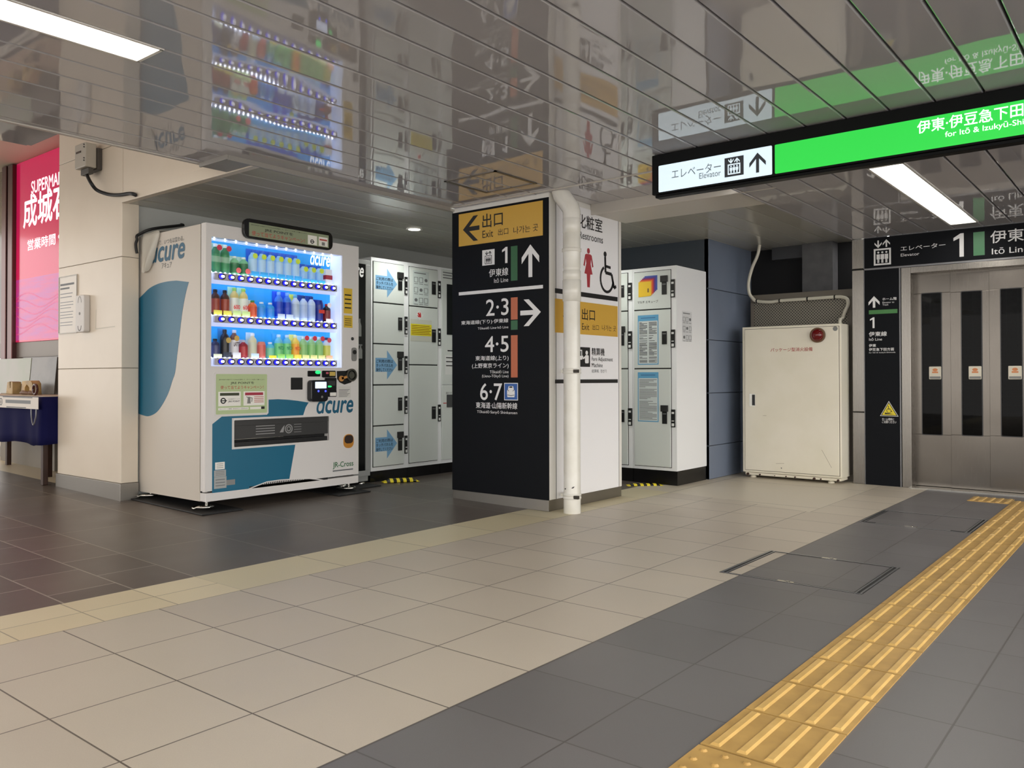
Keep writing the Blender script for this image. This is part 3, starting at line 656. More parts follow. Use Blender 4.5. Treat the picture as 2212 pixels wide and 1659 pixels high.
# display: lit interior
BLUEB = mat('display_blue', (36, 150, 214), .5, emit=.42, ecol=(16, 126, 200))
LITW = mat('display_white', (226, 232, 246), .5, emit=.62, ecol=(196, 212, 248))
LED = mat('led_white', (255, 255, 255), .5, emit=13, ecol=(225, 232, 255))
mb = MB(); mb.fbox(Face('X', DX), du0 - .01, dv0 - .01, du1 + .01, dv1 + .01, -.02, 0); mb.build('display_backboard', BLUEB, vm)
mb = MB(); lw = .012
mb.box(DX, VX - .012, du1 - lw, du1 + .0, dv0, dv1); mb.build('lit_side_wall', LITW, vm, label='white inner side wall at the right of the display, glowing as if lit')  # inner side wall; its emission stands in for light falling on it
mb = MB(); mb.box(DX, VX - .064, du0 - .008, du0 + .002, dv0, dv1); mb.box(DX, VX - .064, du0, du1, dv1 - .002, dv1 + .008); mb.box(DX, VX - .064, du0, du1, dv0 - .008, dv0 + .004); mb.build('display_lining', LITW, vm)
# rails with buttons; three rows of fourteen
FBt = Face('X', VX - .035)
r1 = (FBt.px(479.8, 596.2), FBt.px(720, 623.7)); r2 = (FBt.px(479.8, 688.9), FBt.px(721, 704.4)); r3 = (FBt.px(479.8, 780.6), FBt.px(721, 785.4))
ROWS = [((a[1] + b[1]) / 2) for a, b in (r1, r2, r3)]; BU0 = r1[0][0]; BU1 = r1[1][0]; BUS = [BU0 + (BU1 - BU0) * k / 13 for k in range(14)]
PITCH = ROWS[0] - ROWS[1]
SHELF = mat('shelf_lit', (222, 228, 244), .5, emit=.55, ecol=(170, 190, 250))
RAIL = mat('button_rail', (196, 192, 194), .4)
BTN = mat('button_blue', (20, 20, 225), .3, emit=1.1, ecol=(20, 20, 235)); BTW = mat('button_white', (250, 250, 255), .3, emit=1.3, ecol=(245, 245, 255)); BTK = mat('button_black', (16, 16, 22), .3)
btn_me = lamp_me = cap_me = None
org = Vector(vm.location)
for ri, z in enumerate(ROWS):
    sh = MB(); sh.box(DX, VX - .062, du0, du1 - lw, z + .018, z + .028); sh.box(VX - .068, VX - .060, du0, du1 - lw, z - .055, z + .03)
    shelf = sh.build('shelf', SHELF, vm)
    rl = MB(); rl.prism(Face('X', VX - .06), rr(BU0 - .055, z - .026, BU1 + .045, z + .026, .006), 0, .02); rail = rl.build('button_rail', RAIL, shelf)
    ls = MB()
    for k in range(30):
        u = du0 + .03 + (du1 - du0 - .09) * k / 29; ls.box(VX - .059, VX - .052, u - .005, u + .005, z + .027, z + .033)
    for k in range(30):
        u = du0 + .03 + (du1 - du0 - .09) * k / 29; ls.box(VX - .078, VX - .070, u - .005, u + .005, z + .008, z + .014)
    ls.build('led_strip', LED, shelf)
    for u in BUS:
        c = Vector((VX - .04, u, z))
        if btn_me is None:
            B = MB(); n = 18; 
            B.prism(Face('X', VX - .04), disc(u, z, .030, .023, 20), 0, .008); btn = B.build('select_button', BTK, vm)
            B = MB(); B.prism(Face('X', VX - .032), disc(u - .010, z, .018, .019, 18), 0, .004); l1 = B.build('blue_lamp', BTN, btn)
            B = MB(); B.prism(Face('X', VX - .028), rr(u - .012, z - .009, u + .016, z + .010, .008), 0, .004); l2 = B.build('lit_cap', BTW, btn)
            btn_me = (btn, l1, l2, c.copy())
        else:
            b0 = btn_me[0].copy(); COL.objects.link(b0); b0.parent = vm; b0.location = c - btn_me[3]
            for ch in btn_me[1:3]:
                d = ch.copy(); COL.objects.link(d); d.parent = b0
tops = MB()
for k in range(13):
    u = du0 + .05 + (du1 - du0 - .13) * k / 12; tops.prism(Face('X', VX - .05), disc(u, dv1 - .008, .006, n=8), 0, .005)
    
tops.build('led_strip', LED, vm, label='row of white light dots along the top of the display')
MB().box(VX - .013, VX - .009, du0, du1, dv0, dv1).build('window_pane', GLASS, vm)
# logo on the backboard
FK = Face('X', DX + .001)
bx = FK.px(440 + 1590/6.9125, 500 + 525/6.9125); by = FK.px(440 + 1880/6.9125, 500 + 420/6.9125)
acure(FK, (bx[0], bx[1] + .02, by[0], bx[1] + .095), mat('logo_white', (245, 250, 255), .5, emit=.8), vm, .003)
# ------------------------------------------------------------------ teal prints
q = lambda x, y: vpx(280 + x / 4.0218, 780 + y / 4.0218)
HL, HR_, HB, HT = ox[0] - .016, 0, oz[0] - .016, oz[1] + .016
_r = [q(1555, 360), q(1530, 400), q(1505, 478)]
def edge_u(z):                       # right edge of the leaf at height z
    e = _r + [q(1440, 720), q(1387, 1027)]
    for a, b in zip(e[:-1], e[1:]):
        if b[1] <= z <= a[1]: return a[0] + (b[0] - a[0]) * (z - a[1]) / (b[1] - a[1])
    return e[-1][0]
poly_pts = [q(718, 548), q(800, 482), q(1195, 466), q(1203, 335), q(1290, 331), q(1370, 335), q(1460, 345)] + [p for p in _r if p[1] > HT + .002] + [(edge_u(HT), HT), (HL, HT), (HL, HB), (edge_u(HB), HB), q(1387, 1027), q(1250, 1042), q(1150, 1080), q(1020, 1118), q(716, 1152)]
poly(dr, 'leaf_print', FV, poly_pts[::-1], TEAL, 0, .001, 'teal leaf print')
s = lambda x, y: FD.px(280 + x / 3.949, 440 + y / 3.949)
q2b = lambda x, y: FD.px(280 + x / 4.0218, 780 + y / 4.0218)
side_a = bez(s(506, 668), s(470, 780), s(445, 960), 6) + [s(425, 1130), s(405, 1300), s(388, 1440)] + [q2b(372, 170), q2b(338, 275), q2b(290, 370), q2b(235, 445), q2b(170, 478), q2b(120, 472), q2b(75, 455)]; side_b = [s(75, 815), s(120, 770), s(170, 722), s(240, 685), s(320, 664), s(400, 656)]
side = [(p.x, p.y) for c in (side_a, side_b) for p in smooth([(u_, v_, 0) for u_, v_ in c], 4)]
poly(vm, 'side_leaf_print', FD, side[::-1], TEAL, 0, .0012, 'teal leaf print on the left side')
sd = lambda x, y: FD.px(280 + x / 10.367, 480 + y / 10.367)
def sbox(x0, y0, x1, y1): a = sd(x0, y0); b = sd(x1, y1); return a[0], a[1], b[0], b[1]
b = sbox(640, 905, 1235, 600); acure(FD, (b[0] - (b[2] - b[0]) * .30, b[1] + .005, b[2], b[1] + .115), LETB, vm)
b = sbox(720, 1060, 945, 965); text(FD, 'アキュア', (b[0], b[1] + .005, b[2], b[1] + .05), LETG, vm, .002)
b = sbox(690, 530, 1225, 440); text(FD, '場所で、いつもは変わる。', (b[0] - .1, b[1] + .005, b[2], b[1] + .045), LETG, vm, .002)
q = lambda x, y: vpx(280 + x / 4.0218, 780 + y / 4.0218)
a, b = q(1625, 435), q(1940, 360); acure(FV, (a[0], (a[1] + b[1]) / 2 - .050, b[0], (a[1] + b[1]) / 2 + .050), LETB, dr)
a, b = q(1765, 935), q(1942, 892); text(FV, 'JR-Cross', (a[0], a[1] - .006, b[0], a[1] + .052), mat('letter_green', (24, 104, 56), .5), dr, .002, .015)
a, b = q(1765, 955), q(1940, 940); poly(dr, 'underline', FV, rect(a[0], a[1] - .006, b[0], a[1] + .004), LETG)
# campaign poster recess
GREENP = mat('poster_green', (186, 204, 154), .45)
a, b = q(745, 465), q(1192, 112); pu0, pv0, pu1, pv1 = a[0], a[1], b[0], q(745, 112)[1]
mb = MB(); mb.ring(FV, rr(pu0 - .012, pv0 - .012, pu1 + .012, pv1 + .012, .015), rr(pu0, pv0, pu1, pv1, .008), 0, .006); mb.build('poster_frame', VMW, dr)
po = rpoly(dr, 'campaign_poster', FV, (pu0, pv0, pu1, pv1), GREENP, 0, .002, label='green campaign poster')
FPo = FV.off(.002); pw, ph = pu1 - pu0, pv1 - pv0
B_ = lambda x0, y0, x1, y1: (pu0 + pw * x0, pv0 + ph * y0, pu0 + pw * x1, pv0 + ph * y1)
PRED = mat('poster_red', (186, 82, 72), .5); PCRM = mat('poster_white', (244, 242, 234), .5)
text(FPo, 'JRE POINT WEBサイトにSuicaを登録して、ポイントを使って購入しよう', B_(.06, .84, .94, .875), LETK, po, .001)
text(FPo, 'JRE POINTを', B_(.28, .735, .74, .81), LETK, po, .001, .01)
text(FPo, '使って当てようキャンペーン！', B_(.09, .62, .93, .71), PRED, po, .001, .015)
def card(x0, y0, x1, y1, head):
    rpoly(po, 'card', FPo, B_(x0, y0, x1, y1), PCRM, 0, .001); rpoly(po, 'card_heading', FPo, B_(x0 + .03, y1 - .10, x1 - .03, y1 - .03), head, 0, .0015)
card(.05, .20, .475, .56, mat('poster_dark_green', (60, 66, 44), .5)); card(.53, .20, .95, .56, mat('poster_crimson', (170, 50, 70), .5))
def point_logo(par, F, cu, cv, r):
    mb = MB(); n = 24; out = [(cu + r * math.cos(2*PI*k/n) * (1.45 if k in (0,) else 1), cv + r * math.sin(2*PI*k/n)) for k in range(n)]
    mb.ring(F, out, disc(cu, cv, r * .62, n=n), 0, .0015); mb.fbox(F, cu - r * .7, cv - r * .16, cu + r * .7, cv + r * .16, 0, .0016); mb.build('ring_logo', LETK, par)
point_logo(po, FPo.off(.001), pu0 + pw * .14, pv0 + ph * .335, ph * .075)
text(FPo.off(.001), 'JRE POINT', B_(.235, .285, .455, .335), LETK, po, .001, .02)
text(FPo.off(.001), '10,000ポイント', B_(.235, .36, .455, .39), LETK, po, .001)
mb = MB(); F2 = FPo.off(.001); kx = lambda x, y: (pu0 + pw * x, pv0 + ph * y)
mb.prism(F2, [kx(.60, .25), kx(.67, .25), kx(.66, .42), kx(.615, .42)], 0, .001); mb.line(F2, [kx(.665, .40), kx(.70, .39), kx(.69, .29)], .006, 0, .001); mb.line(F2, [kx(.615, .40), kx(.585, .43)], .005, 0, .001); mb.build('kettle_picture', GREY, po)
for i in range(4): rpoly(po, 'print_line', F2, B_(.74, .41 - i * .045, .93, .425 - i * .045), PRED, 0, .001)
rpoly(po, 'caption', FPo, B_(.05, .10, .63, .16), PCRM, 0, .001); rpoly(po, 'caption', FPo, B_(.66, .10, .95, .16), PCRM, 0, .001); rpoly(po, 'search_mark', FPo, B_(.88, .10, .95, .165), LETK, 0, .0015)
text(FPo.off(.001), 'キャンペーン期間  2024.04.12 > 2024.06.30', B_(.07, .115, .61, .145), LETK, po, .001)
# maker's plates, lower left
for (x0, y0, x1, y1, mm, nm) in ((742, 945, 825, 882, PCRM, 'white_plate'), (732, 1008, 836, 952, mat('plate_silver', (176, 178, 176), .35, .3), 'silver_plate'), (732, 1112, 840, 1010, mat('plate_silver', (176, 178, 176)), 'silver_plate'), (840, 1080, 915, 1034, mat('plate_dull', (140, 140, 138), .4), 'metal_tab')):
    a, b = q(x0, y0), q(x1, y1); v = q(x0, y1)[1]; pl = rpoly(dr, nm, FV, (a[0], a[1], b[0], v), mm, 0, .002)
    if nm != 'metal_tab':
        for i in range(3): rpoly(pl, 'print_line', FV.off(.002), (a[0] + .012, a[1] + (v - a[1]) * (.22 + .25 * i), b[0] - .012, a[1] + (v - a[1]) * (.28 + .25 * i)), LETG, 0, .0005)
# dispensing hatch
hp = MB(); hp.ring(FV, rr(ox[0] - .014, oz[0] - .014, ox[1] + .014, oz[1] + .014, .02), rr(ox[0], oz[0], ox[1], oz[1], .006), -.005, .006); hp.build('hatch_frame', VMW, dr)
hb_ = MB(); hb_.fbox(FV, ox[0], oz[0], ox[1], oz[1], -.06, -.055); hatch_back = hb_.build('hatch_recess', BLACKM, dr)
hh = oz[1] - oz[0]
fl_ = MB(); fl_.prism(FV.off(-.012), rect(ox[0], oz[0] + hh * .28, ox[1], oz[1] - .03), -.008, .004); fl_.fbox(FV, ox[0], oz[1] - .045, ox[1], oz[1], -.05, -.006)
flap = fl_.build('hatch_flap', mat('flap_grey', (62, 62, 62), .28), dr, .003)
rpoly(flap, 'flap_edge', FV, (ox[0], oz[0] + hh * .27, ox[1] * .5 + ox[0] * .5, oz[0] + hh * .29), CHROME, -.012, -.004)
lo = MB(); lo.fbox(FV, ox[0], oz[0], ox[1], oz[0] + hh * .17, -.05, -.016); lo.build('hatch_sill', mat('sill_black', (30, 30, 31), .35), dr, .004)
mb = MB(); cx_, cz_ = q(1388, 588); FH = FV.off(-.008); mb.ring(FH, disc(cx_, cz_, .036, n=24), disc(cx_, cz_, .028, n=24), 0, .001); mb.ring(FH, disc(cx_, cz_, .02, n=20), disc(cx_, cz_, .013, n=20), 0, .001)
mb.prism(FH, [(cx_ - .085, cz_ - .025), (cx_ - .05, cz_ - .025), (cx_ - .04, cz_ + .03), (cx_ - .06, cz_ + .012)], 0, .001)
for i in range(4): mb.fbox(FH, cx_ - .30, cz_ + .03 - i * .02, cx_ - .13, cz_ + .036 - i * .02, 0, .001); mb.fbox(FH, cx_ + .05, cz_ + .03 - i * .02, cx_ + .12, cz_ + .034 - i * .02, 0, .001)
mb.build('flap_print', mat('print_grey', (150, 150, 150), .5), flap)
# grille
g = MB(); gp = [q(1040, 1108), q(1110, 1080), q(1190, 1050), q(1300, 1034), q(1440, 1024), q(1560, 1020), q(1640, 1028), q(1720, 1042)]
gz = VZ0 + .076
g.prism(FV, [(gp[0][0], gz)] + [(gp[-1][0], gz)] + list(reversed(gp)), 0, .0015)
gr = g.build('vent_grille', BLACKM, dr); g = MB()
for k in range(44):
    u = gp[0][0] + (gp[-1][0] - gp[0][0]) * (k + .5) / 44
    for a, b in zip(gp[:-1], gp[1:]):
        if a[0] <= u <= b[0]: zt = a[1] + (b[1] - a[1]) * (u - a[0]) / (b[0] - a[0])
    if zt - gz > .012: g.fbox(FV, u - .0035, gz + .004, u + .0035, zt - .004, .0015, .003)
g.build('grille_bar', VMW, gr)
mb = MB(); mb.line(FV, gp + [q(1985, 1014)], .008, 0, .003); mb.line(FV, [q(718, 1153), q(1020, 1120), gp[0]], .008, 0, .003); mb.build('grille_rim', VMW, dr)
# payment fittings
r = lambda x, y: vpx(600 + x / 7.54, 780 + y / 7.54)
def fbx(x0, y0, x1, y1): a = r(x0, y0); b = r(x1, y1); return a[0], (a[1]), b[0], r(x0, y1)[1]
rpoly(dr, 'black_cover', FV, fbx(212, 467, 400, 268), BLACKM, 0, .004, .004)
p1 = rpoly(dr, 'price_display', FV, fbx(484, 252, 685, 158), BLACK, 0, .006, .006)
GLED = mat('led_green', (40, 240, 120), .4, emit=1.3, ecol=(30, 235, 110))
a = r(645, 182); poly(p1, 'green_lamp', FV, disc(a[0], a[1], .026, .014), GLED, .006, .010, 'green lamp')
p2 = rpoly(dr, 'bill_label', FV, fbx(717, 268, 938, 155), BLACK, 0, .005, .01)
rpoly(p2, 'yellow_label', FV, fbx(838, 240, 930, 175), mat('label_gold', (206, 178, 88), .5), .005, .006); rpoly(p2, 'pink_label', FV, fbx(780, 210, 822, 180), mat('label_pink', (200, 90, 110), .5), .005, .006)
p3 = rpoly(dr, 'bill_slot', FV, fbx(762, 475, 942, 272), BLACK, 0, .012, .008); rpoly(p3, 'bill_mouth', FV, fbx(785, 400, 912, 322), DKGREY, .012, .02, .004)
a = r(815, 414); poly(p3, 'green_lamp', FV, disc(a[0], a[1], .024, .007), GLED, .012, .022)
p4 = rpoly(dr, 'barcode_plate', FV, fbx(760, 584, 952, 472), BLACK, 0, .005, .008); rpoly(p4, 'white_label', FV, fbx(845, 570, 945, 512), PCRM, .005, .006, .003)
# card reader standing proud of the door
cr_ = MB(); cr_.prism(FV, rr(*fbx(476, 662, 755, 310), .028), 0, .055); rd = cr_.build('card_reader', mat('reader_black', (16, 17, 22), .28), dr, .006)
rpoly(rd, 'screen', FV, fbx(540, 445, 722, 338), mat('reader_screen', (220, 232, 255), .3, emit=.9, ecol=(205, 220, 255)), .055, .057, .004)
for xx in (592, 708): a = r(xx, 488); poly(rd, 'blue_lamp', FV, disc(a[0], a[1], .008), mat('lamp_blue', (60, 70, 255), .3, emit=3, ecol=(60, 70, 255)), .055, .058)
a = r(653, 582); poly(rd, 'reader_mark', FV, disc(a[0], a[1], .010), GREY, .055, .056)
# coin slot with lever
cs = [r(960, 162), r(1110, 158), r(1150, 136), r(1190, 132), r(1235, 160), r(1256, 220), r(1240, 290), r(1180, 350), r(1080, 382), r(1010, 350), r(965, 290)]
cst = poly(dr, 'coin_plate', FV, cs[::-1], BLACK, 0, .008)
a = r(1186, 228); mb = MB(); mb.ring(FV, disc(a[0], a[1], .055, n=24), disc(a[0], a[1], .042, n=24), .008, .02); mb.prism(FV, disc(a[0], a[1], .03, n=20), .008, .016); mb.build('coin_slot', mat('coin_metal', (110, 108, 100), .3, .9), cst)
mb = MB(); b = r(1020, 285); mb.prism(FV, disc(b[0], b[1], .024, n=14), .008, .018); c2 = r(1110, 255); mb.line(FV, [b, c2], .02, .008, .018); mb.build('return_lever', mat('lever_orange', (200, 140, 70), .4), cst)
lab = rpoly(dr, 'notice_label', FV, fbx(977, 600, 1188, 412), mat('label_white', (214, 212, 206), .5), 0, .001)
for i in range(6): b = fbx(995, 470 + i * 22, 1170 - (i % 3) * 20, 462 + i * 22); rpoly(lab, 'print_line', FV, b, LETG, .001, .0015)
# coin return
cu_ = fbx(1068, 1422, 1228, 1195)
ct = rpoly(dr, 'coin_return', FV, cu_, mat('return_amber', (196, 134, 52), .35), 0, .008, .045)
b = fbx(1078, 1345, 1218, 1210); rpoly(ct, 'return_pocket', FV, b, mat('pocket_brown', (48, 32, 24), .5), .008, .009, .03)
# lock and key hole, right edge
u = lambda x, y: vpx(720 + x / 3.19, 560 + y / 3.19)
a, b = u(125, 702), u(158, 608); lk_ = rpoly(dr, 'lock_plate', FV, (a[0], a[1], b[0], u(125, 608)[1]), GREY, 0, .008, .02); c = u(141, 640); poly(lk_, 'lock_cylinder', FV, disc(c[0], c[1], .018), BLACK, .008, .016)
c = u(131, 548); poly(dr, 'key_hole', FV, disc(c[0], c[1], .014), DKGREY, 0, .004)
# yellow notices
YEL = mat('sticker_yellow', (226, 190, 60), .5)
for (x0, y0, x1, y1) in ((72, 372, 130, 198), (72, 470, 132, 386)):
    a, b = u(x0, y0), u(x1, y1); v = u(x0, y1)[1]; st = rpoly(dr, 'yellow_sticker', FV, (a[0], a[1], b[0], v), YEL, 0, .001)
    for i in range(4): rpoly(st, 'print_line', FV, (a[0] + .01, a[1] + (v - a[1]) * (.2 + .17 * i), b[0] - .012, a[1] + (v - a[1]) * (.25 + .17 * i)), LETK, .001, .0015)
# sign board on the top edge
w1 = lambda x, y: vpx(280 + x / 3.949, 440 + y / 3.949)
FVb = FV.off(.012)
a, b = FVb.px(280 + 962 / 3.949, 440 + 290 / 3.949), FVb.px(280 + 1722 / 3.949, 440 + 240 / 3.949)
sb0, sb1 = a[0], b[0]; sv0 = a[1] + .0; sv1 = FVb.px(280 + 980 / 3.949, 440 + 122 / 3.949)[1]
sbm = MB(); sbm.prism(FV, rr(sb0, sv0, sb1, sv1, .05)[:6] + rr(sb0, sv0, sb1, sv1, .05)[6:], .001, .03); sbd = sbm.build('sign_board', BLACK, vm, .004, 'black framed campaign board on top of the machine')
FQ = FV.off(.03); i0, i1, j0, j1 = sb0 + .045, sb1 - .045, sv0 + .018, sv1 - .03
rpoly(sbd, 'board_face', FQ, (i0, j0, i1, j1), mat('board_green', (148, 158, 128), .45), 0, .002)
FQ = FQ.off(.002); bw, bh = i1 - i0, j1 - j0
Z_ = lambda x0, y0, x1, y1: (i0 + bw * x0, j0 + bh * y0, i0 + bw * x1, j0 + bh * y1)
text(FQ, 'JRE POINT WEBサイトにSuicaを登録して、ポイントを使って購入しよう', Z_(.02, .80, .70, .90), LETK, sbd, .001, .01)
text(FQ, 'JRE POINTを', Z_(.18, .46, .53, .72), LETK, sbd, .001, .015)
text(FQ, '使って当てようキャンペーン！', Z_(.03, .08, .68, .42), PRED, sbd, .001, .02)
rpoly(sbd, 'card', FQ, Z_(.72, .06, .84, .78), PCRM, 0, .001); rpoly(sbd, 'card', FQ, Z_(.865, .06, .985, .78), PCRM, 0, .001)
point_logo(sbd, FQ.off(.001), i0 + bw * .775, j0 + bh * .30, bh * .17)
rpoly(sbd, 'kettle_picture', FQ.off(.001), Z_(.905, .12, .945, .38), GREY); rpoly(sbd, 'print_line', FQ.off(.001), Z_(.875, .50, .975, .62), PRED)
# feet and anchor plates
FOOT = CHROME
for (fx, fy) in ((VX - .06, VY0 + .05), (VX - .06, VY1 - .06), (VB + .10, VY0 + .05), (VB + .10, VY1 - .06)):
    z0 = zf(fx) + .012; m_ = MB(); m_.tube([(fx, fy, z0 + .03), (fx, fy, VZ0 + .004)], .012, 12); ft = m_.build('levelling_foot', FOOT, vm)
    m_ = MB(); m_.lathe((fx, fy, z0 + .012), [(.045, 0), (.05, .004), (.046, .014), (.02, .02)], 20); m_.prism(Face('Y', fy), [(0, 0), (.01, 0), (.01, .01)], 0, .001) if 0 else None
    m_.build('foot_pad', FOOT, ft)
    m_ = MB(); m_.tube([(fx + .09 * math.cos(a) , fy - .03 + .065 * math.sin(a), z0 + .016 + (.012 if math.cos(a) > 0 else 0)) for a in [2 * PI * k / 20 for k in range(21)]], .008, 8, caps=False)
    m_.build('anchor_ring', FOOT, ft)
for nm, (y0_, y1_) in (('near', (VY0 - .08, VY0 + .25)), ('far', (VY1 - .30, VY1 + .05))):
    m_ = MB(); x0_, x1_ = VB + .03, VX + .10
    pts = [(x0_, y0_), (x1_, y0_), (x1_, y1_), (x0_, y1_)]
    m_.add([(x, y, zf(x) + .0005) for x, y in pts] + [(x, y, zf(x) + .012) for x, y in pts], [(0,3,2,1),(4,5,6,7),(0,1,5,4),(1,2,6,5),(2,3,7,6),(3,0,4,7)])
    o = m_.build('floor_mat', RUBBER, None, .004); tag(o, 'black rubber mat under the %s end of the white vending machine' % ('left' if nm == 'near' else 'right'), 'mat')
# ------------------------------------------------------------------ sample drinks
DRK = {}
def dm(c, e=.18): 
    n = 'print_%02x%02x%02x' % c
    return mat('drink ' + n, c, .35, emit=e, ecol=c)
def make_drink(u, z, h, kind, body, label, cap, lbl, cat, extra=None):
    x = DX + .043; r = .0330; e = thing(kind, lbl, cat, (x, u, z), 'sample drinks in the display')
    if kind == 'drink_can':
        MB().lathe((x, u, z), [(r * .85, 0), (r, .008), (r, h * .86), (r * .8, h * .97), (r * .8, h)], 14).build('can_body', dm(body), e)
        MB().lathe((x, u, z), [(r * 1.015, h * .12), (r * 1.015, h * .8)], 14).build('label', dm(label), e)
    elif kind == 'drink_carton':
        MB().box(x - r, x + r, u - r, u + r, z, z + h).build('carton_body', dm(body), e, .004); MB().box(x - r - .001, x + r + .001, u - r - .001, u + r + .001, z + h * .35, z + h * .62).build('label', dm(label), e)
    else:
        s = h * .70
        MB().lathe((x, u, z), [(r * .86, 0), (r, .010), (r, h * .3), (r * .95, h * .36), (r, h * .42), (r, s), (r * .88, s + h * .07), (r * .45, h * .86), (r * .42, h * .90)], 14).build('bottle_body', dm(body), e)
        MB().lathe((x, u, z), [(r * 1.02, h * .12), (r * 1.02, s * .92)], 14).build('label', dm(label), e)
        MB().lathe((x, u, z), [(r * .48, h * .89), (r * .48, h * .985), (r * .4, h)], 12).build('cap', dm(cap), e)
    if extra:
        if 'card' in extra:
            MB().box(x - .040, x - .0365, u - .034, u + .034, z + .02, z + h * 1.04).build('back_card', dm(extra['card'], .22), e)
        if 'badge' in extra:
            f = Face('X', x + .0355); MB().prism(f, disc(u + extra.get('bu', 0), z + h * extra.get('bv', .75), .021, n=14), 0, .003).build('badge', dm(extra['badge'], .3), e)
        if 'foot' in extra:
            f = Face('X', x + .0365); MB().fbox(f, u - .034, z, u + .034, z + h * .2, 0, .0015).build('foot_card', dm(extra['foot'], .3), e)
        if 'band' in extra:
            f = Face('X', x + .036); MB().fbox(f, u - .028, z + h * .40, u + .028, z + h * .56, 0, .002).build('band', dm(extra['band'], .3), e)
        if 'text' in extra:
            f = Face('X', x + .0362); tx, tc_, fv = extra['text']; text(f, tx, (u - .026, z + h * fv, u + .026, z + h * (fv + .14)), dm(tc_, .3), e, .001, .03)
    return e
ORD = ['leftmost', 'second', 'third', 'fourth', 'fifth', 'sixth', 'seventh', 'eighth', 'ninth', 'tenth', 'eleventh', 'twelfth', 'thirteenth', 'rightmost']
RN = ['top', 'middle', 'bottom']
GT = (58, 128, 84); WB = (150, 200, 236)
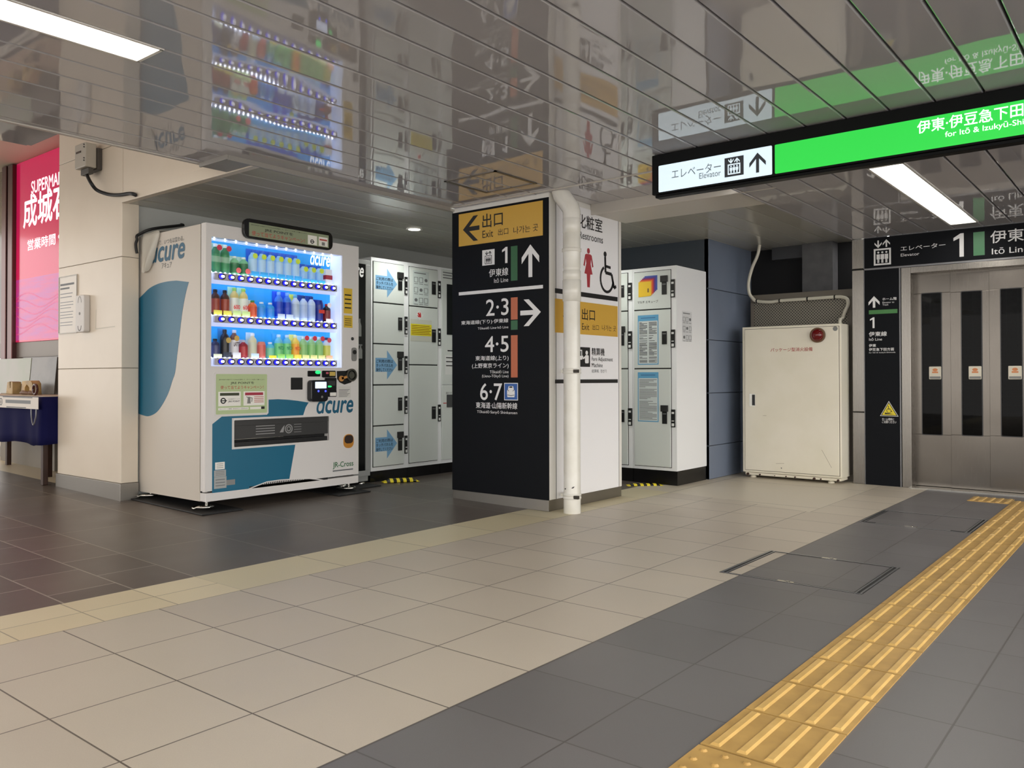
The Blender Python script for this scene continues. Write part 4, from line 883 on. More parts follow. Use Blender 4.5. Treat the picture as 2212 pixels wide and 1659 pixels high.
rows = [
 [(.70, 'drink_bottle', GT, (64, 140, 90), (230, 240, 235), 'tall green tea bottle with a red badge', {'card': (170, 205, 190), 'badge': (190, 50, 70), 'bv': .86, 'bu': .012})] * 2 +
 [(.46, 'drink_bottle', (120, 190, 140), (40, 110, 66), (225, 238, 230), 'short green tea bottle', {'card': (180, 215, 200), 'badge': (230, 110, 110), 'bv': .25, 'bu': .014})] * 2 +
 [(.68, 'drink_bottle', WB, (178, 214, 240), (40, 90, 190), 'tall pale water bottle with a yellow-green badge', {'card': (40, 96, 196), 'badge': (196, 216, 64), 'bv': .76, 'foot': (60, 165, 225)})] * 6 +
 [(.48, 'drink_bottle', (176, 214, 240), (150, 196, 236), (40, 90, 190), 'short pale water bottle with a yellow-green badge', {'card': (40, 96, 196), 'badge': (196, 216, 64), 'bv': .72, 'foot': (70, 180, 230)})] * 3 +
 [(.42, 'drink_carton', (228, 232, 236), (160, 40, 56), (230, 230, 230), 'small white carton with a dark red panel', None)],
 [(.62, 'drink_bottle', (70, 40, 28), (150, 62, 40), (30, 26, 24), 'dark brown cola bottle with a yellow lemon band', {'foot': (222, 214, 90), 'card': (60, 140, 210)})] * 2 +
 [(.70, 'drink_bottle', (214, 196, 120), (226, 232, 220), (150, 200, 90), 'cream tea bottle with red 600', {'card': (160, 205, 190), 'foot': (200, 226, 150), 'text': ('600', (210, 50, 50), .26)})] * 2 +
 [(.43, 'drink_bottle', (226, 110, 46), (206, 78, 40), (60, 130, 60), 'orange juice bottle with a green cap', {'card': (215, 228, 215)}),
  (.41, 'drink_bottle', (60, 160, 226), (46, 140, 222), (220, 232, 245), 'light blue sports drink bottle', None), (.41, 'drink_bottle', (60, 160, 226), (46, 140, 222), (220, 232, 245), 'light blue sports drink bottle', None)] +
 [(.70, 'drink_bottle', (70, 130, 222), (24, 66, 186), (120, 170, 235), 'tall deep blue sports drink bottle', {'card': (30, 84, 200), 'foot': (200, 218, 240)})] * 2 +
 [(.66, 'drink_bottle', (206, 222, 236), (176, 196, 216), (90, 170, 200), 'clear mineral water bottle with a yellow tag', {'card': (190, 205, 90)})] +
 [(.66, 'drink_bottle', (196, 214, 236), (170, 192, 226), (28, 50, 110), 'clear navy topped water bottle', {'card': (40, 66, 140)})] * 2 +
 [(.58, 'drink_can', (36, 50, 140), (30, 44, 130), (0, 0, 0), 'navy energy drink can with a red stripe', {'band': (200, 60, 50), 'card': (40, 50, 140)}),
  (.50, 'drink_bottle', (40, 26, 26), (120, 24, 34), (190, 40, 44), 'dark red bottle with a pale foot card', {'foot': (236, 226, 226), 'badge': (230, 228, 232), 'bv': .92})],
 [(.45, 'drink_bottle', (46, 50, 84), (60, 64, 104), (30, 30, 34), 'short dark coffee bottle', {'foot': (216, 222, 190)}),
  (.68, 'drink_bottle', (30, 22, 24), (24, 20, 24), (30, 24, 22), 'tall black coffee bottle with a gold emblem', {'badge': (184, 156, 80), 'bv': .62, 'bu': .01, 'foot': (50, 56, 70), 'card': (50, 120, 180)}),
  (.68, 'drink_bottle', (112, 78, 66), (216, 214, 216), (200, 204, 214), 'tall brown latte bottle with a gold emblem', {'badge': (196, 160, 84), 'bv': .70, 'foot': (226, 228, 234), 'text': ('LATTE', (60, 40, 36), .42)}),
  (.44, 'drink_bottle', (150, 40, 46), (170, 44, 50), (190, 190, 200), 'short red tea bottle', {'card': (190, 190, 206)}),
  (.62, 'drink_bottle', (214, 210, 170), (200, 204, 176), (230, 236, 240), 'pale straw-coloured tea bottle', {'card': (180, 205, 220), 'foot': (200, 224, 240)}),
  (.42, 'drink_can', (216, 130, 116), (206, 96, 86), (0, 0, 0), 'salmon pink tea can', None),
  (.42, 'drink_bottle', (90, 190, 210), (120, 200, 160), (226, 236, 250), 'short lemon drink bottle', {'foot': (246, 218, 60)}),
  (.62, 'drink_bottle', (110, 196, 220), (120, 205, 130), (200, 226, 245), 'green vitamin drink bottle marked MATCH', {'foot': (150, 216, 110), 'card': (60, 160, 214), 'text': ('MATCH', (40, 130, 90), .38)}),
  (.62, 'drink_bottle', (110, 196, 220), (120, 205, 130), (200, 226, 245), 'green vitamin drink bottle marked MATCH', {'foot': (150, 216, 110), 'card': (60, 160, 214), 'text': ('MATCH', (40, 130, 90), .38)}),
  (.62, 'drink_bottle', (240, 206, 90), (244, 170, 50), (226, 232, 190), 'yellow vitamin drink bottle marked MATCH in red', {'foot': (240, 220, 90), 'card': (214, 222, 130), 'text': ('MATCH', (214, 60, 40), .38)})] +
 [(.60, 'drink_bottle', (150, 200, 140), (140, 196, 120), (210, 230, 236), 'green muscat grape drink bottle with a red badge', {'card': (170, 210, 226), 'badge': (206, 60, 70), 'bv': .93, 'bu': .01, 'foot': (226, 228, 150)})] * 3 +
 [(.60, 'drink_bottle', (206, 216, 226), (200, 200, 90), (40, 50, 90), 'white bottle with a yellow label', {'badge': (206, 70, 80), 'bv': .88, 'foot': (244, 190, 150)})]]
# the eighth and ninth bottles of the middle row stand close; every slot keeps its own button
for ri, row in enumerate(rows):
    for i, (h, kind, body, label, cap, desc, extra) in enumerate(row):
        lb = '%s, %s from left on the %s shelf of the vending machine' % (desc, ORD[i], RN[ri])
        lb = lb.replace('leftmost from left', 'leftmost').replace('rightmost from left', 'rightmost')
        words = lb.split()
        if len(words) > 16: lb = lb.replace(' of the vending machine', '')
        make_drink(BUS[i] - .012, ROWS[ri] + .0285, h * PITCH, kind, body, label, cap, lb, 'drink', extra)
# clear bag hung over the rear corner, black cable behind it
BAG = mat('clear_bag', (226, 222, 210), .28, alpha=.55)
e_ = lambda x, y, d=.012: FD.P(*sd(x, y), d)
bag = MB(); colsx = [[(300, 300), (310, 560), (318, 850), (315, 1060), (330, 1120)], [(380, 285), (372, 560), (380, 860), (385, 1080), (390, 1150)], [(520, 245), (480, 560), (450, 860), (420, 1090), (415, 1150)], [(690, 195), (620, 480), (560, 760), (480, 1010), (430, 1120)], [(720, 190), (660, 480), (600, 800), (505, 1040), (455, 1115)]]
dep = [.012, .045, .03, .055, .014]
vs = []; 
for ci, c in enumerate(colsx):
    for ri, (x, y) in enumerate(c): vs.append(e_(x, y, dep[ci] * (.5 if ri == 0 else (1.0 + .25 * math.sin(ri * 2.1 + ci)))))
fs = [(ci * 5 + ri, ci * 5 + ri + 1, (ci + 1) * 5 + ri + 1, (ci + 1) * 5 + ri) for ci in range(4) for ri in range(4)]
bag.add(vs, fs, 0, True)
tp_ = [e_(300, 300), e_(380, 285), e_(520, 245), e_(690, 195), e_(720, 190)]
bk = [Vector((p.x + .05, VY0 + .25, VZ1 + .03)) for p in tp_]
bag.add([v + Vector((0, -.004, .0)) for v in [vs[c * 5] for c in range(5)]] + bk, [(i + 1, i, 5 + i, 5 + i + 1) for i in range(4)], 0, True)
o = bag.build('plastic_bag', BAG); sm = o.modifiers.new('subdivision', 'SUBSURF'); sm.levels = sm.render_levels = 2; so = o.modifiers.new('thickness', 'SOLIDIFY'); so.thickness = .002
tag(o, 'crumpled clear plastic bag hanging over the rear top corner of the white vending machine', 'bag')
cb_ = MB(); FB3 = Face('Y', VY0 + .33); FX3 = Face('X', -6.372); sx3 = lambda x, y: FX3.P(*FX3.px(280 + x / 10.367, 480 + y / 10.367)); sb3 = lambda x, y: FB3.P(max(FB3.px(280 + x / 10.367, 480 + y / 10.367)[0], -6.37), FB3.px(280 + x / 10.367, 480 + y / 10.367)[1]); pts = [sb3(590, 190), sb3(450, 190), sb3(370, 235), sb3(290, 262), Vector((-6.30, 3.30, VZ1 + .06)), sx3(215, 272), sx3(160, 325), sx3(168, 390), sx3(140, 480), sx3(148, 600), sx3(168, 700)]
cb_.tube(smooth(pts), .011, 8); tag(cb_.build('power_cable', RUBBER), 'looped black cable at the rear top corner of the white vending machine', 'cable')

# ------------------------------------------------------------------ narrow dark vending machine
DKX, DY0 = -5.70, 4.70; DY1 = Face('X', DKX).px(798.5, 800)[0]
dk = thing('narrow_vending_machine', 'narrow dark glass fronted vending machine squeezed between white machine and lockers', 'vending machine', (DKX - .3, 4.86, zf(-5.9)))
FDk = Face('X', DKX); zt = FDk.px(790, 562)[1]; zb0 = FDk.px(790, 1040)[1]
MB().box(-6.41, DKX - .02, DY0, DY1, zb0, zt).build('cabinet', mat('machine_grey', (150, 152, 150), .4), dk, .004)
mb = MB(); ring4(mb, FDk, (DY0, zb0 + .05, DY1, zt), (DY0 + .05, zb0 + .10, DY1 - .055, zt - .04), -.02, .01); mb.build('door_frame', mat('machine_grey', (150, 152, 150)), dk, .004)
dg = MB().fbox(FDk, DY0 + .05, zb0 + .10, DY1 - .055, zt - .04, -.018, .002).build('glass_front', mat('glass_black', (16, 18, 18), .12), dk)
mb = MB(); ub = DY1 - .12
for cu2, zc, h in ((ub, FDk.px(782, 727)[1], .16), (ub + .01, FDk.px(785, 772)[1], .11), (ub - .07, FDk.px(785, 772)[1], .11)):
    mb.prism(FDk, [(cu2 - .02, zc), (cu2 + .02, zc), (cu2 + .02, zc + h * .6), (cu2 + .008, zc + h * .8), (cu2 + .008, zc + h), (cu2 - .008, zc + h), (cu2 - .008, zc + h * .8), (cu2 - .02, zc + h * .6)], .002, .003)
for zc in (FDk.px(782, 742)[1], FDk.px(785, 770)[1]): mb.fbox(FDk, ub - .10, zc - .02, ub + .03, zc - .008, .002, .003)
mb.build('bottle_print', mat('print_dim', (120, 122, 120), .5), dg)
a = FDk.px(775, 595); acure(FDk, (DY0 + .004, a[1] - .01, DY1 - .075, a[1] + .07), LETW, dg, .003)
for fy in (DY0 + .06, DY1 - .06):
    m_ = MB(); z0 = zf(DKX - .05); m_.tube([(DKX - .05, fy, z0 + .02), (DKX - .05, fy, zb0 + .06)], .012, 10); m_.lathe((DKX - .05, fy, z0 + .012), [(.04, 0), (.04, .012), (.02, .018)], 16); m_.build('levelling_foot', CHROME, dk)
m_ = MB(); pts = [(DKX - .2, 4.755), (DKX + .16, 4.755), (DKX + .16, 5.03), (DKX - .2, 5.03)]
m_.add([(x, y, zf(x) + .0005) for x, y in pts] + [(x, y, zf(x) + .012) for x, y in pts], [(0,3,2,1),(4,5,6,7),(0,1,5,4),(1,2,6,5),(2,3,7,6),(3,0,4,7)])
tag(m_.build('floor_mat', RUBBER, None, .004), 'small black rubber mat under the narrow dark vending machine', 'mat')
# ================================================================== coin lockers
GAPM = mat('door_gap', (34, 36, 36), .6); HK = mat('handle_black', (20, 21, 22), .35); BLUEA = mat('sticker_blue', (122, 170, 208), .5)
TAGW = mat('tag_white', (226, 228, 226), .5)
def locker_unit(F, name, label, u0, u1, z0, z1, zb, depth, doors, side=None, group='coin locker columns'):
    """doors: (u0, v0, u1, v1, handle box, has a latch head, lock strip box)"""
    base = F.P((u0 + u1) / 2, zb, -depth / 2); e = thing(name, label, 'locker', base, group)
    mb = MB(); mb.fbox(F, u0, z0, u1, z1, -depth, -.001)
    for d in doors: mb.fbox(F, d[0] - .005, d[1] - .006, d[2] + .005, d[3] + .006, -.002, .0005, 1)
    mb.build('cabinet', [side or LOCKS, GAPM], e)
    fr = MB(); us = sorted({round(d[0], 4) for d in doors}); 
    MB().fbox(F, u0 + .001, zb - .03, u1 - .001, z0, -depth + .01, -.012).build('plinth', BLACK, e)
    out = []
    for d in doors:
        dm_ = MB().fbox(F, d[0], d[1], d[2], d[3], .0, .012).build('door', LOCKW, e, .002)
        if d[4]:
            hx0, hz0, hx1, hz1 = d[4]; G = F.off(.012)
            h = MB().fbox(G, hx0, hz0, hx1, hz1, 0, .006).build('handle', HK, dm_, .002)
            MB().fbox(G, hx0 + .008, hz1 - .028, hx1 - .008, hz1 - .018, .006, .0075).build('handle_mark', mat('mark_grey', (110, 112, 112), .5), dm_)
            if d[5]: MB().fbox(G, hx0 - .012, hz1 - .002, hx1 + .012, hz1 + .058, 0, .016).build('latch_head', mat('latch_black', (34, 34, 34), .4), dm_, .003)
        if d[6]:
            sx0, sz0, sx1, sz1 = d[6]; hh = sz1 - sz0
            st = MB().fbox(F, sx0, sz0, sx1, sz1, 0, .010).build('lock_strip', HK, e, .002)
            G = F.off(.010); w_ = sx1 - sx0
            for a_, b_ in ((.75, .86), (.06, .22), (.33, .38)): MB().fbox(G, sx0 + w_*.2, sz0 + hh*a_, sx1 - w_*.22, sz0 + hh*b_, 0, .001).build('lock_label', TAGW, st)
        out.append(dm_)
    return e, out
FL = Face('X', -5.78)
l = lambda x, y: FL.px(760 + x / 3.0167, 520 + y / 3.0167)
zbL = zf(-5.78); LZ0 = l(125, 1505)[1]; LZ1 = l(125, 105)[1]
def lz(x, ys): return [l(x, y)[1] for y in ys]
g = .006
# first column: five doors
u0, u1 = l(138, 0)[0], l(335, 0)[0]; ys = lz(138, [130, 400, 670, 940, 1208, 1478])
du = lambda x: l(x, 800)[0]
hs = lz(295, [245, 322, 500, 584, 762, 845, 1022, 1107, 1284, 1368]); ss = lz(343, [235, 350, 494, 610, 752, 868, 1012, 1128, 1270, 1388])
doors = [(u0, ys[i+1] + g, u1, ys[i] - g, (du(295), hs[2*i+1], du(321), hs[2*i]), i in (0, 2, 4), (du(342), ss[2*i+1], du(360), ss[2*i])) for i in range(5)]
ue1 = du(366)
e1, d1 = locker_unit(FL, 'locker_unit', 'white locker column with five doors and three blue arrow stickers', du(125), ue1 - .001, LZ0, LZ1, zbL, .58, doors)
zc = lambda d: (d[1] + d[3]) / 2
for i in (0, 2, 4):
    d = doors[i]; G = FL.off(.012); a0, a1 = du(148), du(289); cz = l(148, [268, 0, 808, 0, 1330][i])[1]; hh = .105
    st = poly(d1[i], 'arrow_sticker', G, [(a0, cz - hh*.62), (a0 + (a1-a0)*.53, cz - hh*.62), (a0 + (a1-a0)*.53, cz - hh*1.3), (a1, cz), (a0 + (a1-a0)*.53, cz + hh*1.3), (a0 + (a1-a0)*.53, cz + hh*.62), (a0, cz + hh*.62)], BLUEA, 0, .001, 'light blue arrow sticker')
    for r, tx in enumerate(('ご利用の際は', 'タッチパネルを', '操作してください')):
        text(G.off(.001), tx, (a0 + .008, cz + .034 - r * .040 - .016, a0 + (a1 - a0) * .80, cz + .034 - r * .040 + .016), LETK, st, .001, .01)
# second column: three doors
u0, u1 = du(372), du(555); ys = lz(372, [165, 424, 808, 1452]); hs = lz(515, [266, 350, 578, 662, 1080, 1162]); ss = lz(560, [262, 374, 572, 684, 1068, 1178])
doors = [(u0, ys[i+1] + g, u1, ys[i] - g, (du(515), hs[2*i+1], du(540), hs[2*i]), False, (du(558), ss[2*i+1], du(576), ss[2*i])) for i in range(3)]
e2, d2 = locker_unit(FL, 'locker_unit', 'white locker column with three doors and a yellow notice, beside the touch screen', ue1 + .001, du(580), LZ0, LZ1, zbL, .58, doors)
G = FL.off(.012)
a, b = l(392, 415), l(497, 195); gs = rpoly(d2[0], 'guide_sticker', G, (a[0], a[1], b[0], l(392, 192)[1]), mat('sticker_pale', (198, 208, 206), .5), 0, .001)
def icons(par, F, b, cols=3, rows=3):
    w_, h_ = b[2] - b[0], b[3] - b[1]; mb = MB()
    mb.fbox(F, b[0] + w_*.08, b[1] + h_*.92, b[0] + w_*.8, b[1] + h_*.945, 0, .0006)
    for r in range(rows):
        for c in range(cols):
            x0 = b[0] + w_ * (.07 + .31 * c); y0 = b[1] + h_ * (.66 - .30 * r); s_ = w_ * .24
            if (r + c) % 3 == 2: mb.prism(F, disc(x0 + s_*.5, y0 + h_*.08, s_*.4, s_*.32, 10), 0, .0006)
            else: mb.ring(F, rect(x0, y0, x0 + s_, y0 + h_*.15), rect(x0 + s_*.1, y0 + h_*.012, x0 + s_*.9, y0 + h_*.138), 0, .0006)
            mb.fbox(F, x0, y0 - h_*.05, x0 + s_, y0 - h_*.035, 0, .0006)
    mb.build('pictogram', LETG, par)
icons(gs, G.off(.001), (a[0], a[1], b[0], l(392, 192)[1]))
a, b = l(376, 640), l(515, 520); v1 = l(376, 510)[1]; yn = rpoly(d2[1], 'yellow_notice', G, (a[0], a[1] - .02, b[0], v1), mat('notice_pale', (206, 208, 196), .4), 0, .001)
yy = rpoly(yn, 'yellow_panel', G, (a[0] + .004, l(376, 616)[1], b[0] - .004, l(376, 540)[1]), mat('notice_yellow', (232, 222, 40), .5), .001, .0016)
for i in range(6): rpoly(yy, 'print_line', G, (a[0] + .014, l(376, 606 - i*11)[1] - .003, b[0] - .014 - .02 * (i % 2), l(376, 606 - i*11)[1] + .003), mat('notice_red', (150, 90, 30), .5), .0016, .002)
c = l(435, 486); po_ = poly(d2[1], 'diamond_sticker', G, [(c[0] - .052, c[1]), (c[0], c[1] - .052), (c[0] + .052, c[1]), (c[0], c[1] + .052)], TAGW, 0, .0016)
poly(po_, 'red_arrow', G, arrow(c[0], c[1], .05, .06, .018, -PI * .75), mat('arrow_red', (206, 50, 50), .5), .0016, .0022)
# third column with the touch screen, half hidden by the pillar
u0 = du(583); u1 = u0 + .42
e3, _ = locker_unit(FL, 'locker_unit', 'white locker control column with black touch screen, half hidden behind the pillar', du(580) + .002, u1 + .03, LZ0, LZ1, zbL, .58, [])
G = FL
ctl = MB().fbox(FL, u0, l(583, 937)[1], u1, l(583, 185)[1], 0, .012).build('control_panel', LOCKW, e3, .002)
low = MB().fbox(FL, u0, l(583, 1427)[1], u1, l(583, 941)[1], 0, .012).build('door', LOCKW, e3, .002)
G = FL.off(.012); rpoly(ctl, 'touch_screen', G, (du(613), l(613, 612)[1], du(613) + .30, l(613, 283)[1]), mat('screen_dark', (30, 34, 34), .12), 0, .004)
for i, (y, s_) in enumerate(((205, .20), (222, .13), (240, .18))): rpoly(ctl, 'print_line', G, (du(588), l(588, y)[1] - .006, du(588) + s_, l(588, y)[1] + .004), LETG, 0, .001)
rpoly(ctl, 'card_slot', G, (du(618), l(618, 720)[1], du(655), l(618, 713)[1]), BLACK, 0, .002); rpoly(ctl, 'coin_unit', G, (du(655), l(655, 690)[1], du(655) + .12, l(655, 640)[1]), BLACK, 0, .006)
rpoly(ctl, 'fee_label', G, (du(603), l(603, 872)[1], du(603) + .12, l(603, 745)[1]), TAGW, 0, .001)
for i in range(3): rpoly(ctl, 'print_line', G, (du(608), l(608, 760 + i * 26)[1] - .008, du(608) + .10, l(608, 760 + i * 26)[1] + .002), LETK, .001, .002)
rpoly(low, 'receipt_tray', G, (du(612), l(612, 1085)[1], du(612) + .22, l(612, 1003)[1]), mat('tray_grey', (96, 98, 98), .25, .4), 0, .006); rpoly(low, 'red_line', G, (du(590), l(590, 1061)[1], du(615), l(590, 1056)[1]), LETR, 0, .001)
text(G, '奥行き100cm', (du(607), l(607, 1000)[1], du(607) + .17, l(607, 985)[1]), LETG, low, .001)

# right bank, at right angles
FR = Face('Y', 6.91); r = lambda x, y: FR.px(1320 + x / 2.909, 500 + y / 2.909); ru = lambda x: r(x, 900)[0]; rz = lambda x, ys: [r(x, y)[1] for y in ys]
RZ1 = r(408, 212)[1]; RZ0 = r(408, 1508)[1]; RU1 = -3.592; RB = NW - .02
# right-hand column
ys = rz(150, [258, 498, 863, 1470]); u0, u1 = ru(150), ru(377)
hs = [r(325, 318)[1], r(325, 398)[1], r(323, 628)[1], r(323, 710)[1], r(322, 1130)[1], r(322, 1208)[1]]; ss = rz(378, [302, 416, 617, 730, 1118, 1230])
doors = [(u0, ys[i+1] + g, u1, ys[i] - g, (ru(325), hs[2*i+1], ru(356), hs[2*i]), i != 1, (ru(378), ss[2*i+1], ru(404), ss[2*i])) for i in range(3)]
uj = ru(135)
e4, d4 = locker_unit(FR, 'locker_unit', 'white end locker column right of the pillar, with cube logo and blue notices', uj + .001, RU1, RZ0, RZ1, 0.0, RB - 6.91, doors)
G = FR.off(.012); a, b = r(177, 415), r(297, 300); cw = (b[0] - a[0]); 
for i, (nm, c) in enumerate((('cube_blue', (60, 84, 170)), ('cube_indigo', (74, 66, 150)), ('cube_purple', (120, 40, 110)), ('cube_red', (196, 52, 44)), ('cube_orange', (224, 120, 40)), ('cube_yellow', (232, 192, 40)))):
    k_ = 5 - i; ox_ = cw * .064 * k_; oz_ = cw * .052 * k_; s_ = cw * .66
    poly(d4[0], nm, G, [(a[0] + ox_, a[1] + oz_), (a[0] + ox_ + s_, a[1] + oz_ + .006), (a[0] + ox_ + s_, a[1] + oz_ + s_ * 1.06), (a[0] + ox_, a[1] + oz_ + s_ * 1.06)], mat('print_' + nm, c, .5), 0, .001 + i * .0003)
rpoly(d4[0], 'cube_keyhole', G, (a[0] + cw * .47, a[1] + cw * .20, a[0] + cw * .55, a[1] + cw * .38), mat('print_brown', (120, 90, 40), .5), 0, .003)
text(G, 'マルチ エキューブ', (ru(172), r(172, 455)[1], ru(301), r(301, 430)[1]), LETK, d4[0], .001, .01)
def notice(par, F, b, n, two):
    s_ = rpoly(par, 'blue_notice', F, b, mat('notice_blue', (98, 164, 204), .5), 0, .001); w_, h_ = b[2] - b[0], b[3] - b[1]
    p_ = rpoly(s_, 'notice_sheet', F, (b[0] + w_*.04, b[1] + h_*.02, b[2] - w_*.04, b[1] + h_*.88), mat('notice_white', (206, 214, 214), .5), .001, .0014)
    mb = MB(); rnd = random.Random(n)
    for i in range(n):
        z = b[1] + h_ * (.86 - .82 * (i + .5) / n)
        if rnd.random() < .12: continue
        for (x0, x1) in (((.08, .46), (.54, .92)) if two else ((.08, .92),)):
            mb.fbox(F, b[0] + w_*x0, z - h_*.005, b[0] + w_*(x0 + (x1-x0)*(1 if rnd.random() < .7 else rnd.uniform(.3, .9))), z + h_*.005, .0014, .0018)
    mb.build('small_print', LETK if two else LETG, p_)
    rpoly(s_, 'heading', F, (b[0] + w_*.15, b[1] + h_*.935, b[2] - w_*.15, b[1] + h_*.95), mat('notice_head', (60, 110, 160), .5), .001, .0014)
notice(d4[1], G, (ru(173), r(173, 838)[1], ru(303), r(303, 522)[1]), 40, True)
notice(d4[2], G, (ru(172), r(172, 1193)[1], ru(302), r(302, 884)[1]), 34, False)
FSd = Face('X', RU1); a, b = FSd.px(1320 + 447 / 2.909, 500 + 690 / 2.909), FSd.px(1320 + 507 / 2.909, 500 + 507 / 2.909)
sst = rpoly(e4, 'guide_sticker', FSd, (a[0], a[1], b[0], b[1]), mat('sticker_grey', (214, 216, 218), .45), 0, .001); icons(sst, FSd.off(.001), (a[0], a[1], b[0], b[1]))
# column beside it, mostly behind the pillar
ys = rz(62, [263, 503, 863, 1465]); u1 = ru(107); u0 = u1 - (ru(377) - ru(150))
hs = rz(62, [340, 415, 635, 718, 1120, 1197]); ss = rz(108, [324, 432, 628, 737, 1110, 1220])
doors = [(u0, ys[i+1] + g, u1, ys[i] - g, (ru(86) - .075, hs[2*i+1], ru(88), hs[2*i]), i == 1, (ru(108), ss[2*i+1], ru(133), ss[2*i])) for i in range(3)]
locker_unit(FR, 'locker_unit', 'white locker column right behind the pillar, only its door edges showing', u0 - .03, uj - .001, RZ0, RZ1, 0.0, RB - 6.91, doors)
# hazard striped corner guards lying on the floor in front of the lockers
HZY = mat('hazard_yellow', (232, 212, 40), .5)
def guard(label, p0, p1, n, h, wd):
    p0, p1 = Vector(p0), Vector(p1); d = (p1 - p0); L_ = d.length; d.normalize(); s_ = Vector((-d.y, d.x, 0)); mb = MB()
    for i in range(n):
        a0, a1 = L_ * i / n, L_ * (i + 1) / n
        prof = lambda t: (min(1, t / (L_ * .16), (L_ - t) / (L_ * .16)) if L_ else 1) * h
        vs = []
        for t in (a0, a1):
            hh = max(prof(t), .004); b_ = p0 + d * t
            for k_ in range(9):
                an = PI * k_ / 8; vs.append(b_ + s_ * (wd * math.cos(an)) + Vector((0, 0, hh * math.sin(an) + .001)))
        mb.add(vs, [(j, j + 1, 9 + j + 1, 9 + j) for j in range(8)] + [(8, 0, 9, 17)], i % 2, True)
    o = mb.build('corner_guard', [HZY, BLACK]); return tag(o, label, 'floor guard', 'hazard striped floor guards')
a, b = onZ(815, 1042, zf(-5.6)), onZ(892, 1038, zf(-5.6)); guard('yellow and black striped guard on the floor in front of the left lockers', (a.x + .07, a.y, zf(a.x)), (b.x + .07, b.y, zf(b.x)), 11, .035, .05)
a, b = onZ(1364, 1047, 0), onZ(1440, 1046, 0); guard('thin yellow and black striped guard on the floor in front of the right lockers', (a.x, a.y - .09, 0), (b.x, b.y - .09, 0), 11, .018, .05)
# ================================================================== fire cabinet, grille, conduit
FC = Face('Y', 7.95); f = lambda x, y: FC.px(1560 + x / 2.909, 500 + y / 2.909)
IVORY = noise_mat('ivory_paint', (238, 232, 215), (232, 226, 206), 3, .35)
x0, x1 = f(128, 900)[0], f(749, 900)[0]; z1 = f(128, 603)[1]; z0 = f(135, 1508)[1]; CD = 8.19
fc = thing('fire_cabinet', 'cream steel fire equipment cabinet with red lamp, left of the elevator', 'cabinet', ((x0 + x1) / 2, 8.07, 0))
MB().box(x0, x1, 7.95, CD, z0, z1).build('body', IVORY, fc, .004)
dr_ = (f(145, 900)[0], f(150, 1495)[1], f(735, 900)[0], f(145, 618)[1])
MB().fbox(FC, dr_[0] - .004, dr_[1] - .004, dr_[2] + .004, dr_[3] + .004, -.001, .001).build('door_gap', mat('gap_brown', (70, 62, 50), .7), fc)
fd = MB().fbox(FC, *dr_, .0, .010).build('door', IVORY, fc, .003)
G = FC.off(.010)
a, b = f(174, 1097), f(211, 1020); rpoly(fd, 'flush_handle', G, (a[0], a[1], b[0], f(174, 1020)[1]), CHROME, 0, .002); rpoly(fd, 'handle_slot', G, (a[0] + .028, a[1] + .008, b[0] - .004, f(174, 1020)[1] - .008), DKGREY, .002, .003)
c = f(604, 652); 
mb = MB(); mb.prism(G, disc(c[0], c[1], .072, n=26), 0, .02); lampb = mb.build('lamp_base', mat('lamp_bronze', (96, 74, 56), .3, .8), fd)
def dome(mb, F, cu, cv, r, d, mi=0, n=20, k=6, d0=0.0):
    vs = []; 
    for i in range(k):
        a = PI / 2 * i / k
        for j in range(n): t = 2 * PI * j / n; vs.append(F.P(cu + r * math.cos(a) * math.cos(t), cv + r * math.cos(a) * math.sin(t), d0 + d * math.sin(a)))
    vs.append(F.P(cu, cv, d0 + d)); fs = [(i*n+j, i*n+(j+1) % n, (i+1)*n+(j+1) % n, (i+1)*n+j) for i in range(k-1) for j in range(n)] + [((k-1)*n+j, (k-1)*n+(j+1) % n, k*n) for j in range(n)]
    return mb.add(vs, fs, mi, True)
dome(MB(), G, c[0], c[1], .058, .055, d0=.02).build('red_lamp', mat('lamp_red', (84, 8, 10), .06, emit=.03, ecol=(230, 20, 20)), fd, label='dark red lamp dome')
c = f(713, 611); poly(fd, 'lock', G, disc(c[0], c[1], .022, n=14), GREY, 0, .003)
text(G, 'パッケージ型消火設備', (f(307, 755)[0], f(307, 757)[1], f(570, 755)[0], f(570, 727)[1]), LETR, fd, .001, .012)
ch = MB()
for (x, y, s_) in ((374, 1487, .006),): u, v = f(x, y); ch.prism(G, [(u - s_, v + s_), (u + s_, v + s_), (u + s_*.4, v - s_*1.6)], 0, .0006)
ch.build('chip', DKGREY, fd)
for (xa, ya, xb, yb2) in ((340, 1458, 392, 1457), (628, 1372, 690, 1485), (258, 1157, 280, 1157)): MB().line(G, [f(xa, ya), f(xb, yb2)], .003, 0, .0005).build('scratch', mat('scratch_brown', (160, 150, 128), .6), fd)
MB().box(x0 + .02, x1 - .012, 7.965, CD - .02, .028, z0 - .004).build('base_plinth', IVORY, fc, .003)
FBp = Face('Y', 7.965)
for (x, y, s_) in ((147, 1524, .018), (237, 1545, .012), (401, 1552, .009), (458, 1558, .011), (578, 1549, .016), (766, 1560, .014), (620, 1575, .010), (330, 1535, .006)):
    u, v = FBp.px(1560 + x / 2.909, 500 + y / 2.909); u = min(max(u, x0 + .045), x1 - .04); v = min(max(v, .052), z0 - .02)
    poly(fc, 'rust_chip', FBp, [(u - s_, v - s_*.4), (u - s_*.2, v - s_), (u + s_, v - s_*.2), (u + s_*.5, v + s_*.7), (u - s_*.6, v + s_*.5)], mat('rust', (62, 42, 32), .8), 0, .0008)
for xx in (x0 + .08, x1 - .12): MB().lathe((xx, 8.02, 0.0), [(.03, 0), (.03, .012), (.02, .02), (.02, .03)], 14).build('foot', IVORY, fc)
